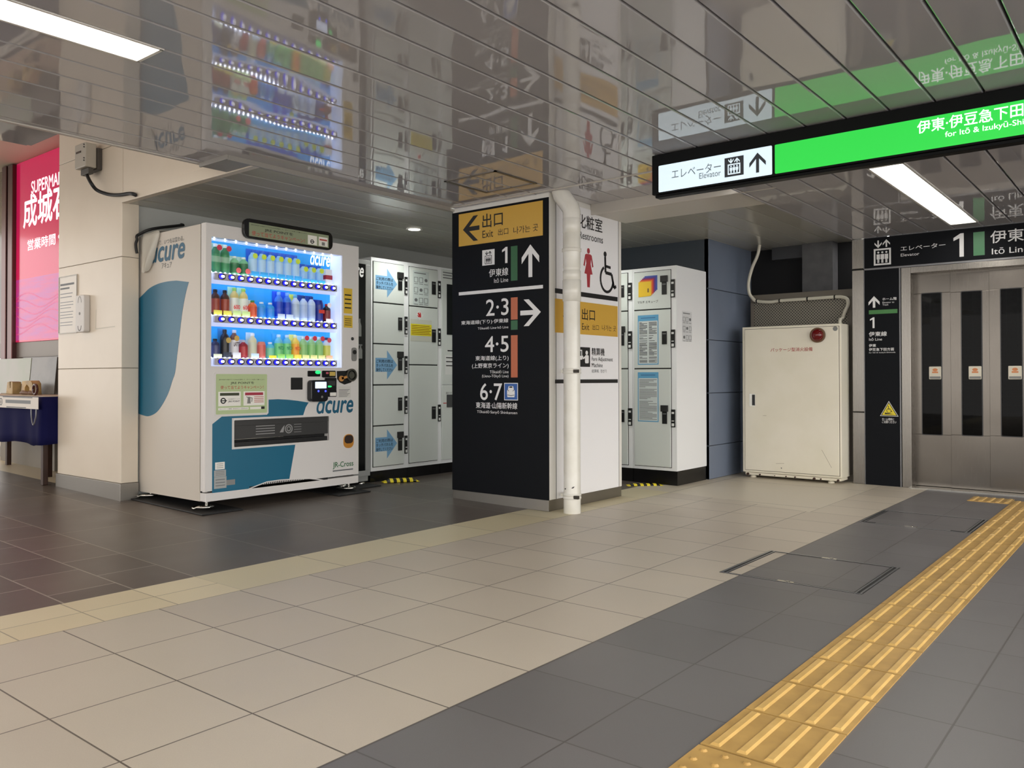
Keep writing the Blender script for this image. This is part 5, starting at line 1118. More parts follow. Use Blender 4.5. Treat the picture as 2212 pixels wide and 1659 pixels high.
# perforated grille behind it
FG = Face('Y', 8.26); a = FG.px(1621, 640); b = FG.px(1838, 622); gz1 = (a[1] + b[1]) / 2; gx0 = max(a[0], -3.56); gx1 = -2.42
gr_ = thing('vent_grille', 'perforated metal grille panel behind the cream fire cabinet', 'grille', ((gx0 + gx1) / 2, 8.28, 0))
mg = mat('perforated_sheet', (140, 134, 122), .5, .2); N = mg.node_tree; tc = nd(mg, 'ShaderNodeTexCoord'); mp = nd(mg, 'ShaderNodeMapping'); mp.inputs['Rotation'].default_value = (0, math.radians(45), 0); mp.inputs['Scale'].default_value = (48, 48, 48)
sp_ = nd(mg, 'ShaderNodeVectorMath', operation='FRACTION'); N.links.new(tc.outputs['Object'], mp.inputs[0]); N.links.new(mp.outputs[0], sp_.inputs[0])
sb_ = nd(mg, 'ShaderNodeVectorMath', operation='SUBTRACT'); sb_.inputs[1].default_value = (.5, .5, .5); N.links.new(sp_.outputs[0], sb_.inputs[0]); ml = nd(mg, 'ShaderNodeVectorMath', operation='MULTIPLY'); ml.inputs[1].default_value = (1, 0, 1); N.links.new(sb_.outputs[0], ml.inputs[0])
ln = nd(mg, 'ShaderNodeVectorMath', operation='LENGTH'); N.links.new(ml.outputs[0], ln.inputs[0]); gt = nd(mg, 'ShaderNodeMath', operation='GREATER_THAN'); gt.inputs[1].default_value = .30; N.links.new(ln.outputs['Value'], gt.inputs[0])
mxc = nd(mg, 'ShaderNodeMix', data_type='RGBA'); mxc.inputs[6].default_value = rgb(18, 17, 16); mxc.inputs[7].default_value = rgb(140, 134, 122); N.links.new(gt.outputs[0], mxc.inputs[0]); N.links.new(mxc.outputs[2], mg.node_tree.nodes['Principled BSDF'].inputs['Base Color'])
FRM = mat('grille_frame', (104, 98, 88), .5)
MB().box(gx0 + .03, gx1 - .03, 8.275, 8.29, .06, gz1 - .06).build('perforated_panel', mg, gr_)
mb = MB(); ring4(mb, FG, (gx0, .0, gx1, gz1), (gx0 + .035, .07, gx1 - .035, gz1 - .075), -.05, 0); mb.build('frame', FRM, gr_, .004)
# conduit
FQ2 = Face('Y', 8.225); g2 = lambda x, y: FQ2.P(*FQ2.px(1560 + x / 2.909, 500 + y / 2.909))
pts = [g2(236, 112), g2(222, 150), g2(188, 230), g2(166, 320), g2(170, 385), g2(190, 418), g2(218, 438), g2(300, 444), g2(362, 436), g2(537, 424), g2(708, 412), g2(760, 414), g2(786, 428), g2(790, 460), g2(770, 505), g2(756, 545)]
pts += [Vector((pts[-1].x - .004, 8.165, z1 + .05)), Vector((pts[-1].x - .005, 8.165, z1 + .004))]
cdt = thing('conduit', 'cream cable conduit running down from the ceiling to the fire cabinet', 'conduit', (pts[0].x, 8.225, z1))
pts[0].z = ZA
MB().tube(smooth(pts, 5), .017, 10).build('pipe', mat('conduit_ivory', (206, 202, 186), .35), cdt)
for x, y in ((218, 438), (362, 436), (537, 424), (708, 412)):
    p_ = g2(x, y); m_ = MB(); m_.tube([(p_.x - .006, p_.y, p_.z), (p_.x + .006, p_.y, p_.z)], .021, 12); m_.box(p_.x - .005, p_.x + .005, p_.y + .015, 8.259, p_.z - .016, p_.z + .016); m_.build('clip', BLACK, cdt)

# ================================================================== elevator
EY = 8.13; FE = Face('Y', EY); ev = lambda x, y: FE.px(1820 + x / 5.5306, 480 + y / 5.5306); eu = lambda x: FE.px(x, 900)[0]
el = thing('elevator', 'brushed steel elevator entrance with three sliding door panels and narrow windows', 'elevator', (-1.2, 8.2, 0))
jx0, jx1 = eu(1842), eu(1868); zs1 = ZL - .005
bz = (ev(120, 580)[1] + 1.99) / 2
zsplit = FE.px(1855, 582)[1]; zsp2 = FE.px(1855, 890)[1]
for a, b in ((0.0, zsp2 - .003), (zsp2 + .003, zsplit - .006), (zsplit + .006, zs1)): MB().box(jx0, jx1, EY, EY + .10, a, b).build('corner_cladding', STEEL, el, .004)
MB().box(jx0 + .004, jx1 - .004, EY + .004, EY + .1, 0, zs1 - .002).build('cladding_joint', BLACKM, el)
RX = 1.95    # right end of the elevator front (outside the photo)
dz = FE.px(2056, 583)[1]; hdz0, hdz1 = dz - .005, min(FE.px(1960, 577)[1] + .008, ev(300, 560)[1] - .014)
fx0, fx1 = eu(1948), eu(1974)
mb = MB(); mb.box(fx0 + .004, fx1 - .018, EY - .012, EY + .16, 0, hdz1); mb.box(fx1 - .018, RX, EY - .012, EY + .16, hdz0, hdz1); mb.build('door_frame', STEEL, el, .003)
mb = MB(); mb.box(jx1 + .0, jx1 + .006, EY - .008, EY + .1, 0, zs1); mb.box(fx0 - .014, fx0 - .002, EY - .008, EY + .1, 0, hdz1); mb.box(jx1, RX, EY - .008, EY + .1, ev(300, 560)[1] - .012, ev(300, 560)[1] + .004) ; mb.build('joint_trim', mat('trim_grey', (120, 120, 122), .35, .6), el)
# door panels, sliding behind one another
FDp = Face('Y', EY + .10)
edges = [FDp.px(1972, 900)[0], FDp.px(2059, 900)[0], FDp.px(2144, 900)[0]]; wp = edges[2] - edges[1]; edges = edges + [edges[2] + wp, edges[2] + 2 * wp]
WIN = glass_mat('elevator_glass', (120, 126, 128)); WIN.node_tree.nodes['Fresnel'].inputs[0].default_value = 1.2
wins = [((1993, 632), (2033, 938)), ((2079, 628), (2120, 940)), ((2164, 622), (2207, 942))]
DST = brushed('door_steel', (108, 103, 97), .22, True, .03)
for i in range(4):
    y = EY + .10 + .022 * (i % 2 if i < 3 else 1); Fp = Face('Y', EY + .10 + (.03, .015, 0., .0)[i]); xa, xb = edges[i] - (.02 if i else 0.04), edges[i + 1] + .0
    if i < 3: a = Fp.px(wins[i][0][0], wins[i][1][1]); b = Fp.px(wins[i][1][0], wins[i][0][1]); wb = (a[0], a[1], b[0], b[1]); 
    else: sft = edges[3] - edges[2]; wb = (wb[0] + sft, wb[1], wb[2] + sft, wb[3])
    mb = MB(); ring4(mb, Fp, (xa, .012, xb, hdz0 + .02), wb, -.012, 0)
    pn = mb.build('door_panel', DST, el, .002)
    MB().fbox(Fp, wb[0], wb[1], wb[2], wb[3], -.010, -.006).build('window_pane', WIN, pn)
    mb = MB(); mb.ring(Fp, rr(wb[0] - .006, wb[1] - .006, wb[2] + .006, wb[3] + .006, .012), rr(wb[0] + .002, wb[1] + .002, wb[2] - .002, wb[3] - .002, .008), -.002, .002); mb.build('window_gasket', BLACK, pn)
    wx = wb[2] - .004; sz1 = Fp.px(2000, 792)[1]; st = rpoly(pn, 'sticker', Fp, (wx - .10, sz1 - .115, wx, sz1), mat('sticker_cream', (214, 208, 190), .5), -.0055, .0015, .006, 'cream sticker with an orange print')
    rpoly(st, 'orange_print', Fp, (wx - .075, sz1 - .06, wx - .025, sz1 - .045), mat('sticker_orange', (206, 130, 80), .5), .0015, .002); poly(st, 'orange_disc', Fp, disc(wx - .05, sz1 - .03, .022, .014, 12), mat('sticker_orange', (206, 130, 80), .5), .0015, .002); rpoly(st, 'grey_print', Fp, (wx - .095, sz1 - .11, wx - .005, sz1 - .09), GREY, .0015, .002)
MB().box(edges[0], RX, EY - .06, EY + .16, .0, .010).build('sill', CHROME, el)
MB().box(edges[4] - .004, edges[4] + .045, EY - .012, EY + .16, 0, hdz0 - .002).build('door_frame', STEEL, el, .003); MB().box(edges[4] + .05, RX - .051, EY - .004, EY + .08, 0, hdz0 - .002).build('side_panel', SIGNK, el)
MB().box(RX - .05, RX, EY, EY + .16, 0, zs1).build('end_cladding', STEEL, el)
# wire mesh of the shaft seen through the windows
ws = MB()
for k_ in range(26): x = -1.9 + k_ * .09; ws.box(x, x + .006, 8.62, 8.626, 0.3, 2.1)
for k_ in range(24): z = .3 + k_ * .075; ws.box(-1.9, .4, 8.62, 8.626, z, z + .005)
ws.build('shaft_mesh', mat('wire_grey', (120, 124, 124), .4, .5), el)
# black band over the doors
sb = thing('elevator_sign', 'black sign band above the elevator doors with white lettering', 'sign', (-.3, EY, 2.1))
bz0 = ev(300, 556)[1] + .004
MB().box(jx1 + .0065, RX - .051, EY - .002, EY + .08, bz0, zs1).build('panel', SIGNK, sb)
Fs = FE.off(.002)
a = ev(375, 520); b = ev(578, 210); u0, u1 = a[0], b[0]; v0 = ev(375, 520)[1]; v1 = ev(475, 212)[1]
mb = MB(); lift_icon(mb, Fs, u0, v0, u1, v1, 0, .0015, frame=.10); mb.build('lift_pictogram', LETW, sb)
text(Fs, 'エレベーター', (ev(695, 345)[0], ev(695, 345)[1], ev(1230, 345)[0], ev(1230, 240)[1]), LETW, sb, .0015, .012)
text(Fs, 'Elevator', (ev(697, 412)[0], ev(697, 412)[1], ev(918, 412)[0], ev(918, 358)[1]), LETW, sb, .0015, .005)
a, b = ev(1327, 420), ev(1448, 130); one(sb, Fs, 1820 + 1327 / 5.5306, 1820 + 1448 / 5.5306, 480 + 130 / 5.5306, 480 + 420 / 5.5306, LETW)
a, b = ev(1565, 402), ev(1697, 110); rpoly(sb, 'line_colour_bar', Fs, (a[0], a[1], b[0], b[1]), mat('line_green_lit', (56, 124, 76), .4), 0, .0015, label='green line bar')
text(Fs, '伊東線', (ev(1768, 252)[0], ev(1768, 255)[1], ev(1768 + 610, 0)[0], ev(2160, 68)[1]), LETW, sb, .0015, .015)
text(Fs, 'Itō Line', (ev(1785, 386)[0], ev(1785, 386)[1], ev(1785 + 440, 0)[0], ev(2160, 280)[1]), LETW, sb, .0015, .005)
# black panel left of the doors
ip = thing('information_panel', 'tall black information panel between the steel corner and the elevator doors', 'sign', ((eu(1870) + fx0) / 2, EY, 0))
MB().box(jx1 + .008, fx0 - .0165, EY - .004, EY + .08, .0, ev(300, 560)[1] - .0135).build('panel', SIGNK, ip)
Fi = FE.off(.004); p = lambda x, y: Fi.px(1840 + x / 5.35, 620 + y / 5.35)
c = p(257, 172); poly(ip, 'arrow', Fi, arrow(c[0], c[1], .098, .108, .022), LETW, 0, .001, 'white up arrow')
def L3(tx, x0, x1, yt, yb_, m=LETW, bold=.0): a = p(x0, yb_); b = p(x1, yt); text(Fi, tx, (a[0], a[1], b[0], b[1]), m, ip, .001, bold)
L3('ホーム階', 354, 518, 115, 157, bold=.02); L3('Elevator to', 355, 490, 163, 189); L3('Track', 355, 424, 192, 216)
a, b = p(198, 318), p(527, 252); rpoly(ip, 'green_bar', Fi, (a[0], p(198, 316)[1], b[0], p(527, 253)[1]), mat('bar_green', (66, 128, 66), .4), 0, .001, label='green bar')
one(ip, Fi, 1840 + 210 / 5.35, 1840 + 262 / 5.35, 620 + 350 / 5.35, 620 + 476 / 5.35, LETW, .001)
L3('伊東線', 198, 405, 512, 572, bold=.02); L3('Itō Line', 200, 350, 585, 622); L3('伊東', 198, 280, 658, 694, bold=.02); L3('伊豆急下田方面', 198, 488, 700, 740, bold=.02); L3('for Itō & Izukyū-Shimoda', 198, 505, 746, 770)
t3 = [p(428, 1318), p(327, 1490), p(540, 1497)]
def tri(cx, cy, s_): 
    cu_ = sum(x[0] for x in t3) / 3; cv_ = sum(x[1] for x in t3) / 3; return [(cu_ + (x[0] - cu_) * s_, cv_ + (x[1] - cv_) * s_) for x in t3]
wt = poly(ip, 'warning_triangle', Fi, tri(0, 0, 1.0), LETW, 0, .001, 'yellow warning triangle'); poly(wt, 'black_border', Fi, tri(0, 0, .92), LETK, .001, .0014); poly(wt, 'yellow_field', Fi, tri(0, 0, .78), mat('warning_yellow', (226, 208, 40), .4), .0014, .0018)
mb = MB(); a = p(402, 1448); b = p(470, 1375); wheelchair_icon(mb, Fi, a[0], a[1], b[0], b[1], .0018, .0022); mb.prism(Fi, [p(383, 1450), p(487, 1470), p(383, 1470)], .0018, .0022); mb.build('wheelchair_mark', LETK, wt)
L3('ホーム傾斜に', 350, 490, 1515, 1540, bold=.01); L3('ご注意ください', 350, 515, 1546, 1572, bold=.01)

# ================================================================== lit hanging sign
GY = 4.571; FGn = Face('Y', GY); gg = lambda x, y: FGn.px(1380 + x / 2.6587, 180 + y / 2.6587)
gs = thing('hanging_sign', 'long black framed lit sign under the ceiling, white elevator panel and green line panel', 'sign', (-1.0, GY, 2.25))
gx0 = gg(75, 500)[0]; gz0, gz1 = gg(75, 660)[1], ZC - .006; GX1 = 1.3
MB().box(gx0, GX1, GY, GY + .075, gz0 + .018, gz1).build('housing', mat('sign_housing', (13, 14, 15), .45, spec=.12), gs, .004)
MB().box(gx0 + .02, GX1 - .02, GY + .006, GY + .07, gz0 - .002, gz0 + .016).build('bottom_rail', mat('sign_housing', (13, 14, 15)), gs, .003)
LW = mat('sign_lit_white', (225, 240, 246), .4, emit=.66, ecol=(214, 236, 248)); LG = mat('sign_lit_green', (40, 190, 70), .4, emit=.62, ecol=(52, 226, 78)); LWT = mat('sign_lit_letter', (245, 255, 250), .4, emit=1.0)
LDK = mat('sign_letter_dark', (60, 64, 70), .5); LDG = mat('sign_letter_grey', (120, 130, 136), .5, emit=.08)
a, b = gg(115, 628), gg(765, 358); wz0, wz1 = (a[1] + gg(765, 522)[1]) / 2, (gg(115, 475)[1] + b[1]) / 2
wp_ = rpoly(gs, 'white_panel', FGn, (a[0], wz0, b[0], wz1), LW, 0, .003, .006, 'lit white elevator panel')
gu0 = gg(782, 430)[0]; gp_ = rpoly(gs, 'green_panel', FGn, (gu0, wz0, GX1 - .06, wz1), LG, 0, .003, .006, 'lit green line panel')
Fw = FGn.off(.003)
def L4(tx, par, m, x0, x1, xr, yt, yb_, bold=0): text(Fw, tx, (gg(x0, 400)[0], gg(xr, yb_)[1], gg(x1, 400)[0], gg(xr, yt)[1]), m, par, .001, bold)
L4('エレベーター', wp_, LDG, 190, 472, 472, 448, 503, 0); L4('Elevator', wp_, LDG, 348, 472, 472, 496, 530)
a, b = gg(494, 543), gg(603, 412); lz0, lz1 = gg(494, 542)[1], gg(603, 413)[1]; kb = rpoly(wp_, 'lift_square', Fw, (a[0], lz0, b[0], lz1), LDK, 0, .001); w_ = b[0] - a[0]
mb = MB(); lift_icon(mb, Fw, a[0] + w_ * .17, lz0 + .012, b[0] - w_ * .17, lz1 - .008, .001, .0016); mb.build('lift_pictogram', LW, kb)
c = gg(683, 456); poly(wp_, 'arrow', Fw, arrow(c[0], c[1], .098, .115, .018), LDK, 0, .001)
x_ = gg(1600, 260)[0]; hh = gg(1750, 200)[1] - gg(1750, 272)[1]
text(Fw, '伊東·伊豆急下田方面', (x_, gg(1600, 292)[1], x_ + (gg(2212, 240)[0] - x_) * 9.4 / 7.35, gg(1600, 220)[1]), LWT, gp_, .001, .02)
text(Fw, 'for Itō & Izukyū-Shimoda', (gg(1760, 300)[0], gg(1760, 320)[1], gg(1760, 300)[0] + (gg(2212, 240)[0] - gg(1760, 300)[0]) * 24.2 / 18.8, gg(1760, 278)[1]), LWT, gp_, .001, .008)
for xx in (gx0 + .3, GX1 - .3): MB().box(xx - .02, xx + .02, GY + .02, GY + .05, gz1, ZC + .01).build('hanger', BLACK, gs)

# ================================================================== tactile tiles and floor hatches
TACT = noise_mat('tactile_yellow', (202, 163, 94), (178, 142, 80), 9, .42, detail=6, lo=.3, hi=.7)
TACB = noise_mat('tactile_bar_lit', (218, 180, 110), (206, 168, 98), 14, .4)  # lighter yellow paints in the light caught by the bar tops
TX0, TX1 = -1.0185, -.7165
def tactile(x0, x1, y0, y1, label, dots=False, n=4, half=False):
    mb = MB(); g_ = .003; mb.box(x0 + g_, x1 - g_, y0 + g_, y1 - g_, -.002, .004); w_ = (x1 - x0)
    if dots:
        for i in range(5):
            for j in range(5):
                cx, cy = x0 + w_ * (i + .5) / 5, y0 + (y1 - y0) * (j + .5) / 5
                vs = [(cx + rr_ * math.cos(2*PI*k/10), cy + rr_ * math.sin(2*PI*k/10), z) for rr_, z in ((.011, .004), (.006, .009)) for k in range(10)]
                mb.add(vs, [(k, (k+1) % 10, 10 + (k+1) % 10, 10 + k) for k in range(10)] + [tuple(range(10, 20))])
    else:
        for i in range(n):
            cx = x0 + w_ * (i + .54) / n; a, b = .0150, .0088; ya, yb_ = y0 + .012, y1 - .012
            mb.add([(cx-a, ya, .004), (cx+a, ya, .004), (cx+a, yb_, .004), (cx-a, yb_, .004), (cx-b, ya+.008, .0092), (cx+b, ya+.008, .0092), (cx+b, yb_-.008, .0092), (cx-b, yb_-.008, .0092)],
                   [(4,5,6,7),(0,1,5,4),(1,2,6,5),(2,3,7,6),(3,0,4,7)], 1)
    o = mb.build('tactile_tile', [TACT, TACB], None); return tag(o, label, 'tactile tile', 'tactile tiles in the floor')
NUM = ['first', 'second', 'third', 'fourth', 'fifth', 'sixth', 'seventh', 'eighth', 'ninth', 'tenth', 'eleventh', 'twelfth', 'thirteenth', 'fourteenth', 'fifteenth', 'sixteenth', 'seventeenth', 'eighteenth', 'nineteenth', 'twentieth']
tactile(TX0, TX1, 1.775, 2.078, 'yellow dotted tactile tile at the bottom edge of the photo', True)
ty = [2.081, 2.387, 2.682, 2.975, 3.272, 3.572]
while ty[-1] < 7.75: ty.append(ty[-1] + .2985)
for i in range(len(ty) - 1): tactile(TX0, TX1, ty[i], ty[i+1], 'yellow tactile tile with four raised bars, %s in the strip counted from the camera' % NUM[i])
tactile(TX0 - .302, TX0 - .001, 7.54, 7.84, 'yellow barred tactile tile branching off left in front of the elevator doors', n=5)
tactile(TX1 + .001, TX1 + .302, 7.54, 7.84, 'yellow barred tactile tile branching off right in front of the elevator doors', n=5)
HS = mat('hatch_steel', (170, 170, 172), .28, .8); HD = mat('hatch_seam', (34, 33, 32), .7)
def hatch(x0, x1, y0, y1, label, wide, split=None):
    e = thing('floor_hatch', label, 'floor hatch', ((x0+x1)/2, (y0+y1)/2, 0), None); t_ = .040
    o = MB()
    for q_ in ((x0, x0 + t_, y0, y1), (x1 - t_, x1, y0, y1), (x0, x1, y0, y0 + t_*.55), (x0, x1, y1 - t_*.55, y1)): o.box(*q_, -.002, .0012)
    o.build('seam', HD, e); s_ = MB()
    for q_ in ((x0 + .004, x0 + .013, y0, y1), (x0 + t_ - .012, x0 + t_ - .005, y0, y1), (x1 - t_ + .005, x1 - t_ + .012, y0, y1), (x1 - .013, x1 - .004, y0, y1), (x0, x1, y0 + .003, y0 + .010), (x0, x1, y1 - .012, y1 - .006)): s_.box(*q_, -.002, .0026)
    s_.build('steel_edge', HS, e)
    for yy in ((y0 + .012, y1 - .012) if wide else (y0 + .012,)):
        m_ = MB(); m_.box((x0+x1)/2 - .05, (x0+x1)/2 + .03, yy - .010, yy + .010, -.002, .004); m_.lathe(((x0+x1)/2, yy, .0), [(.011, .004), (.008, .0065)], 12); m_.build('lifting_eye', CHROME, e)
    if not wide:
        m_ = MB(); m_.box(x0 + .03, x0 + .11, y0 + .004, y0 + .03, -.001, .003); m_.build('lifting_slot', BLACKM, e); m_ = MB(); m_.box(x1 - .12, x1 - .04, y0 + .004, y0 + .03, -.001, .003); m_.build('lifting_slot', BLACKM, e)
    return e
hatch(-1.832, -1.130, 3.985, 4.668, 'square floor hatch across the beige and grey tiles, with steel edges and lifting eyes', True)
hatch(-1.718, -1.024, 5.977, 6.617, 'square floor hatch in the grey tiles beside the tactile strip, near the elevator', False)
# ================================================================== left edge: column fittings, table, shop front
FCo = Face('Y', COLF)
# projector-like box under the ceiling
bx = thing('camera_box', 'grey box with a dark window and black cable, high on the white column', 'camera box', (-6.52, 2.98, 2.56))
YB = 2.6
while Face('X', Face('Y', YB).px(184, 303)[0]).px(209, 340)[0] < 3.06: YB += .01
FBx = Face('Y', YB); a, b = FBx.px(161, 372), FBx.px(184, 303)
X0, X1, Z0, Z1 = a[0], b[0], a[1] + .02, b[1] - .01
Y1 = Face('X', X1).px(209, 340)[0]
MB().box(X0, X1, YB, Y1, Z0, Z1).build('housing', mat('box_grey', (176, 170, 158), .45), bx, .008)
MB().box(X0 + .03, X1 + .012, Y1, COLF - .002, Z0 - .01, Z1 - .03).build('back_plate', mat('plate_dark', (66, 60, 54), .5), bx, .003)
rpoly(bx, 'dark_window', FBx, (X0 + .03, Z0 + .12, X0 + (X1 - X0) * .62, Z1 - .06), mat('window_dark', (62, 56, 52), .15), 0, .003)
MB().box(X0 + .04, X1 - .01, YB + .03, Y1 - .02, Z0 - .05, Z0 - .002).build('cable_gland', mat('plate_dark2', (70, 66, 60), .5), bx, .004)
FXb = Face('X', X1)
for f5 in (.2, .3, .75, .85): rpoly(bx, 'screw', FXb, ((YB + Y1) / 2 - .06, Z0 + (Z1 - Z0) * f5, (YB + Y1) / 2 - .05, Z0 + (Z1 - Z0) * f5 + .01), DKGREY, 0, .002)
cp = [Vector(((X0 + X1) / 2 + .02, (YB + Y1) / 2, Z0 - .05))]
for x, y, Y in ((197, 396, 2.98), (210, 411, 3.03), (235, 420, 3.07), (258, 421, 3.075), (280, 418, 3.075), (292, 421, 3.075)): F_ = Face('Y', Y); cp.append(F_.P(*F_.px(x, y)))
F_ = Face('X', CX1 + .02); cp.append(F_.P(*F_.px(300, 428))); cp.append(F_.P(*F_.px(301, 440)))
MB().tube(smooth(cp), .014, 8).build('cable', RUBBER, bx)
CLEARC = glass_mat('clear_cover'); CLEARC.node_tree.nodes['Fresnel'].inputs[0].default_value = 1.16
# framed notice and narrow grey box
a, b = FCo.px(128, 722), FCo.px(168.5, 592); nt = thing('notice_sheet', 'notice sheet in a clear wall holder on the white column at far left', 'notice', ((a[0]+b[0])/2, COLF, a[1]))
hb2 = (a[0] + .005, a[1], b[0], b[1]); MB().fbox(FCo, *hb2, .001, .006).build('sheet', mat('sheet_pale', (214, 206, 194), .35), nt)
mb = MB(); mb.ring(FCo, rect(*hb2), rect(hb2[0] + .008, hb2[1] + .008, hb2[2] - .008, hb2[3] - .008), .006, .011); mb.build('holder_frame', mat('holder_grey', (150, 144, 134), .3, .4), nt)
Fn = FCo.off(.006); wn, hn = hb2[2] - hb2[0], hb2[3] - hb2[1]
for i, (yy, hh_, ww) in enumerate(((.87, .035, .9), (.80, .03, .6), (.70, .015, .8), (.64, .015, .75), (.55, .012, .85), (.50, .012, .85), (.45, .012, .7), (.38, .012, .85), (.33, .012, .8), (.28, .012, .85), (.2, .012, .8), (.15, .012, .8))):
    rpoly(nt, 'print_line', Fn, (hb2[0] + wn * .08, hb2[1] + hn * (yy - hh_), hb2[0] + wn * (.08 + .84 * ww), hb2[1] + hn * yy), LETG if i > 1 else LETK, 0, .0006)
MB().fbox(FCo, hb2[0] + .008, hb2[1] + .008, hb2[2] - .008, hb2[3] - .008, .008, .0095).build('clear_cover', CLEARC, nt)
a, b = FCo.px(176, 724), FCo.px(195, 637); ib = thing('wall_box', 'narrow pale grey wall box with a round keyhole on the white column', 'wall box', ((a[0]+b[0])/2, COLF, a[1]))
mb = MB(); mb.prism(FCo, rr(a[0], a[1] + .02, b[0], b[1], .02), .001, .05); ibb = mb.build('cover', mat('box_pale', (206, 202, 198), .4), ib, .006)
Fi2 = FCo.off(.05); cu5, cv5 = (a[0]+b[0])/2, (a[1]+b[1])/2 + .01
poly(ibb, 'keyhole', Fi2, disc(cu5, cv5, .012), GREY, 0, .002)
mb = MB(); mb.line(Fi2, [(cu5 + .03 * math.cos(t_), cv5 + .09 + .05 * math.sin(t_)) for t_ in [PI * k_ / 8 for k_ in range(9)]], .006, 0, .001); mb.build('slot_mark', GREY, ibb)
mb = MB(); mb.line(Fi2, [(cu5 + .03 * math.cos(t_), cv5 - .10 + .04 * math.sin(t_)) for t_ in [PI + PI * k_ / 8 for k_ in range(9)]], .006, 0, .001); mb.build('slot_mark', DKGREY, ibb)
# tape marks left on the column
mb = MB(); Fm = lambda x, y: FCo.px(x / 2.96, 540 + y / 2.96); mb.line(FCo, [Fm(615, 380), Fm(612, 505), Fm(735, 488)], .008, .0005, .001); tag(mb.build('tape_mark', mat('tape_trace', (206, 200, 186), .5)), 'faint square outline left by tape on the white column', 'tape mark')
# ------------------------------------------------------------------ shop front
GYs = 3.62; FGs = Face('Y', GYs); s_ = lambda x, y: FGs.px(x, y)
gxr = -7.9; z_tr0, z_tr1 = s_(80, 771)[1], s_(80, 737)[1]; z_top = 3.34; px0 = s_(36, 700)[0]; fz = zf(-9) 
MB_ = MB(); MB_.box(-11.6, gxr, GYs, GYs + .05, z_tr0, z_tr1); struct('trim_9', MB_, mat('transom_grey', (112, 104, 96), .4, .5), .003)
t = MB(); t.box(-11.6, gxr, GYs, GYs + .06, 0, fz + .14); struct('baseboard_shop', t, PLINTH)
t = MB(); t.box(px0 - .27, px0 - .15, GYs - .06, GYs + .06, 0, z_top); t.box(px0 - .13, px0 - .002, GYs - .05, GYs + .05, 0, z_top); struct('trim_10', t, mat('post_bronze', (92, 62, 60), .28, .75), .006)
t = MB(); t.box(px0, gxr, GYs + .01, GYs + .025, fz + .14, z_tr0); struct('window_1', t, noise_mat('shop_glass_reflections', (112, 104, 92), (80, 74, 66), 3.0, .12))  # mottled greys paint in the reflections on the pane
t = MB(); t.box(-11.6, px0 - .27, GYs + .01, GYs + .025, z_tr1, z_top); struct('window_2', t, noise_mat('shop_glass_warm', (120, 104, 78), (60, 50, 38), 2.0, .12))
t = MB(); t.box(-15, -6.6, 5.4, 5.45, 0, 3.35); struct('wall_shop', t, mat('shop_wall', (214, 196, 160), .6))
sp = thing('shop_sign', 'bright pink backlit supermarket sign with white lettering behind the white column', 'sign', ((px0 + gxr) / 2, GYs, z_tr1))
PINK = mat('sign_pink', (186, 20, 74), .12, emit=.32, ecol=(222, 30, 96)); WLT = mat('sign_white_lit', (250, 240, 244), .4, emit=.9)
MB().box(px0 + .003, gxr, GYs - .01, GYs + .03, z_tr1 + .002, z_top).build('panel', PINK, sp)
Fk = FGs.off(.01)
wv = noise_mat('sign_wave_pink', (196, 40, 112), (160, 62, 160), 4, .15, stretch=(.5, 1, 4), emit=.24, ecol=(214, 60, 140)); rpoly(sp, 'wave_picture', Fk, (px0 + .01, s_(80, 733)[1], gxr - .01, s_(80, 598)[1]), wv, 0, .001)
for i in range(6):
    zc = s_(80, 640 + i * 14)[1]; mb = MB(); mb.line(Fk, [(px0 + .02 + (gxr - px0 - .04) * k_ / 16, zc + .05 * math.sin(k_ * .7 + i * .9)) for k_ in range(17)], .014, .001, .0018); mb.build('wave_line', mat('wave_line', (206, 44, 130), .3, emit=.22, ecol=(200, 44, 128)), sp)
def T7(tx, x0, yb_, yt, wpx, bold): a = Fk.px(x0, yb_); w_ = Fk.px(x0 + wpx, yb_)[0] - a[0]; text(Fk, tx, (a[0], a[1], a[0] + w_, Fk.px(x0, yt)[1]), WLT, sp, .002, bold)
T7('SUPERMARKET', 68, 419, 393, 92, .02); T7('成城石井', 51, 494, 426, 132, .03); T7('営業時間 9:00-22:00', 60, 542, 519, 140, .02)
# ------------------------------------------------------------------ table with blue cloth
TF, TB, TX = 2.99, 3.44, -7.56
tz = .845; tb = thing('display_table', 'small table with dark wooden legs under a navy cloth, at the left edge', 'table', (-8.3, 3.2, zf(-8.3)))
MB().box(-9.5, TX - .03, TF + .02, TB, tz - .03, tz - .004).build('tabletop', mat('table_pale', (196, 180, 156), .5), tb, .003)
WOOD = noise_mat('dark_wood', (62, 38, 28), (46, 28, 20), 8, .45, stretch=(8, 8, 1))
for lx, ly in ((-7.665, TF + .06), (-8.17, TF + .30), (-9.4, TF + .06), (-9.4, TB - .05)):
    MB().box(lx - .022, lx + .022, ly - .022, ly + .022, zf(lx) + .001, tz - .03).build('leg', WOOD, tb, .003)
cl = MB(); n = 40; CLm = mat('cloth_navy', (10, 11, 62), .85, spec=.2); pts = []
path = [(-9.5 + (TX + 9.5) * k_ / n, TF, k_) for k_ in range(n + 1)] + [(TX, TF + (TB - TF) * k_ / 10, n + k_) for k_ in range(1, 11)]
vs = []
for x, y, k_ in path:
    for r_ in range(6):
        f_ = r_ / 5; wv_ = .010 * math.sin(k_ * .9) * f_ + .03 * f_ * (1 if k_ >= n - 1 else 0); isr = k_ > n
        vs.append((x + (wv_ if k_ >= n else 0), y - (0 if isr else wv_), tz - f_ * (.415 + .012 * math.sin(k_ * .37)) - (.0 if k_ < n - 2 else -.01 * f_)))
m_ = len(path); cl.add(vs, [(i*6+r_, i*6+r_+1, (i+1)*6+r_+1, (i+1)*6+r_) for i in range(m_-1) for r_ in range(5)], 0, True)
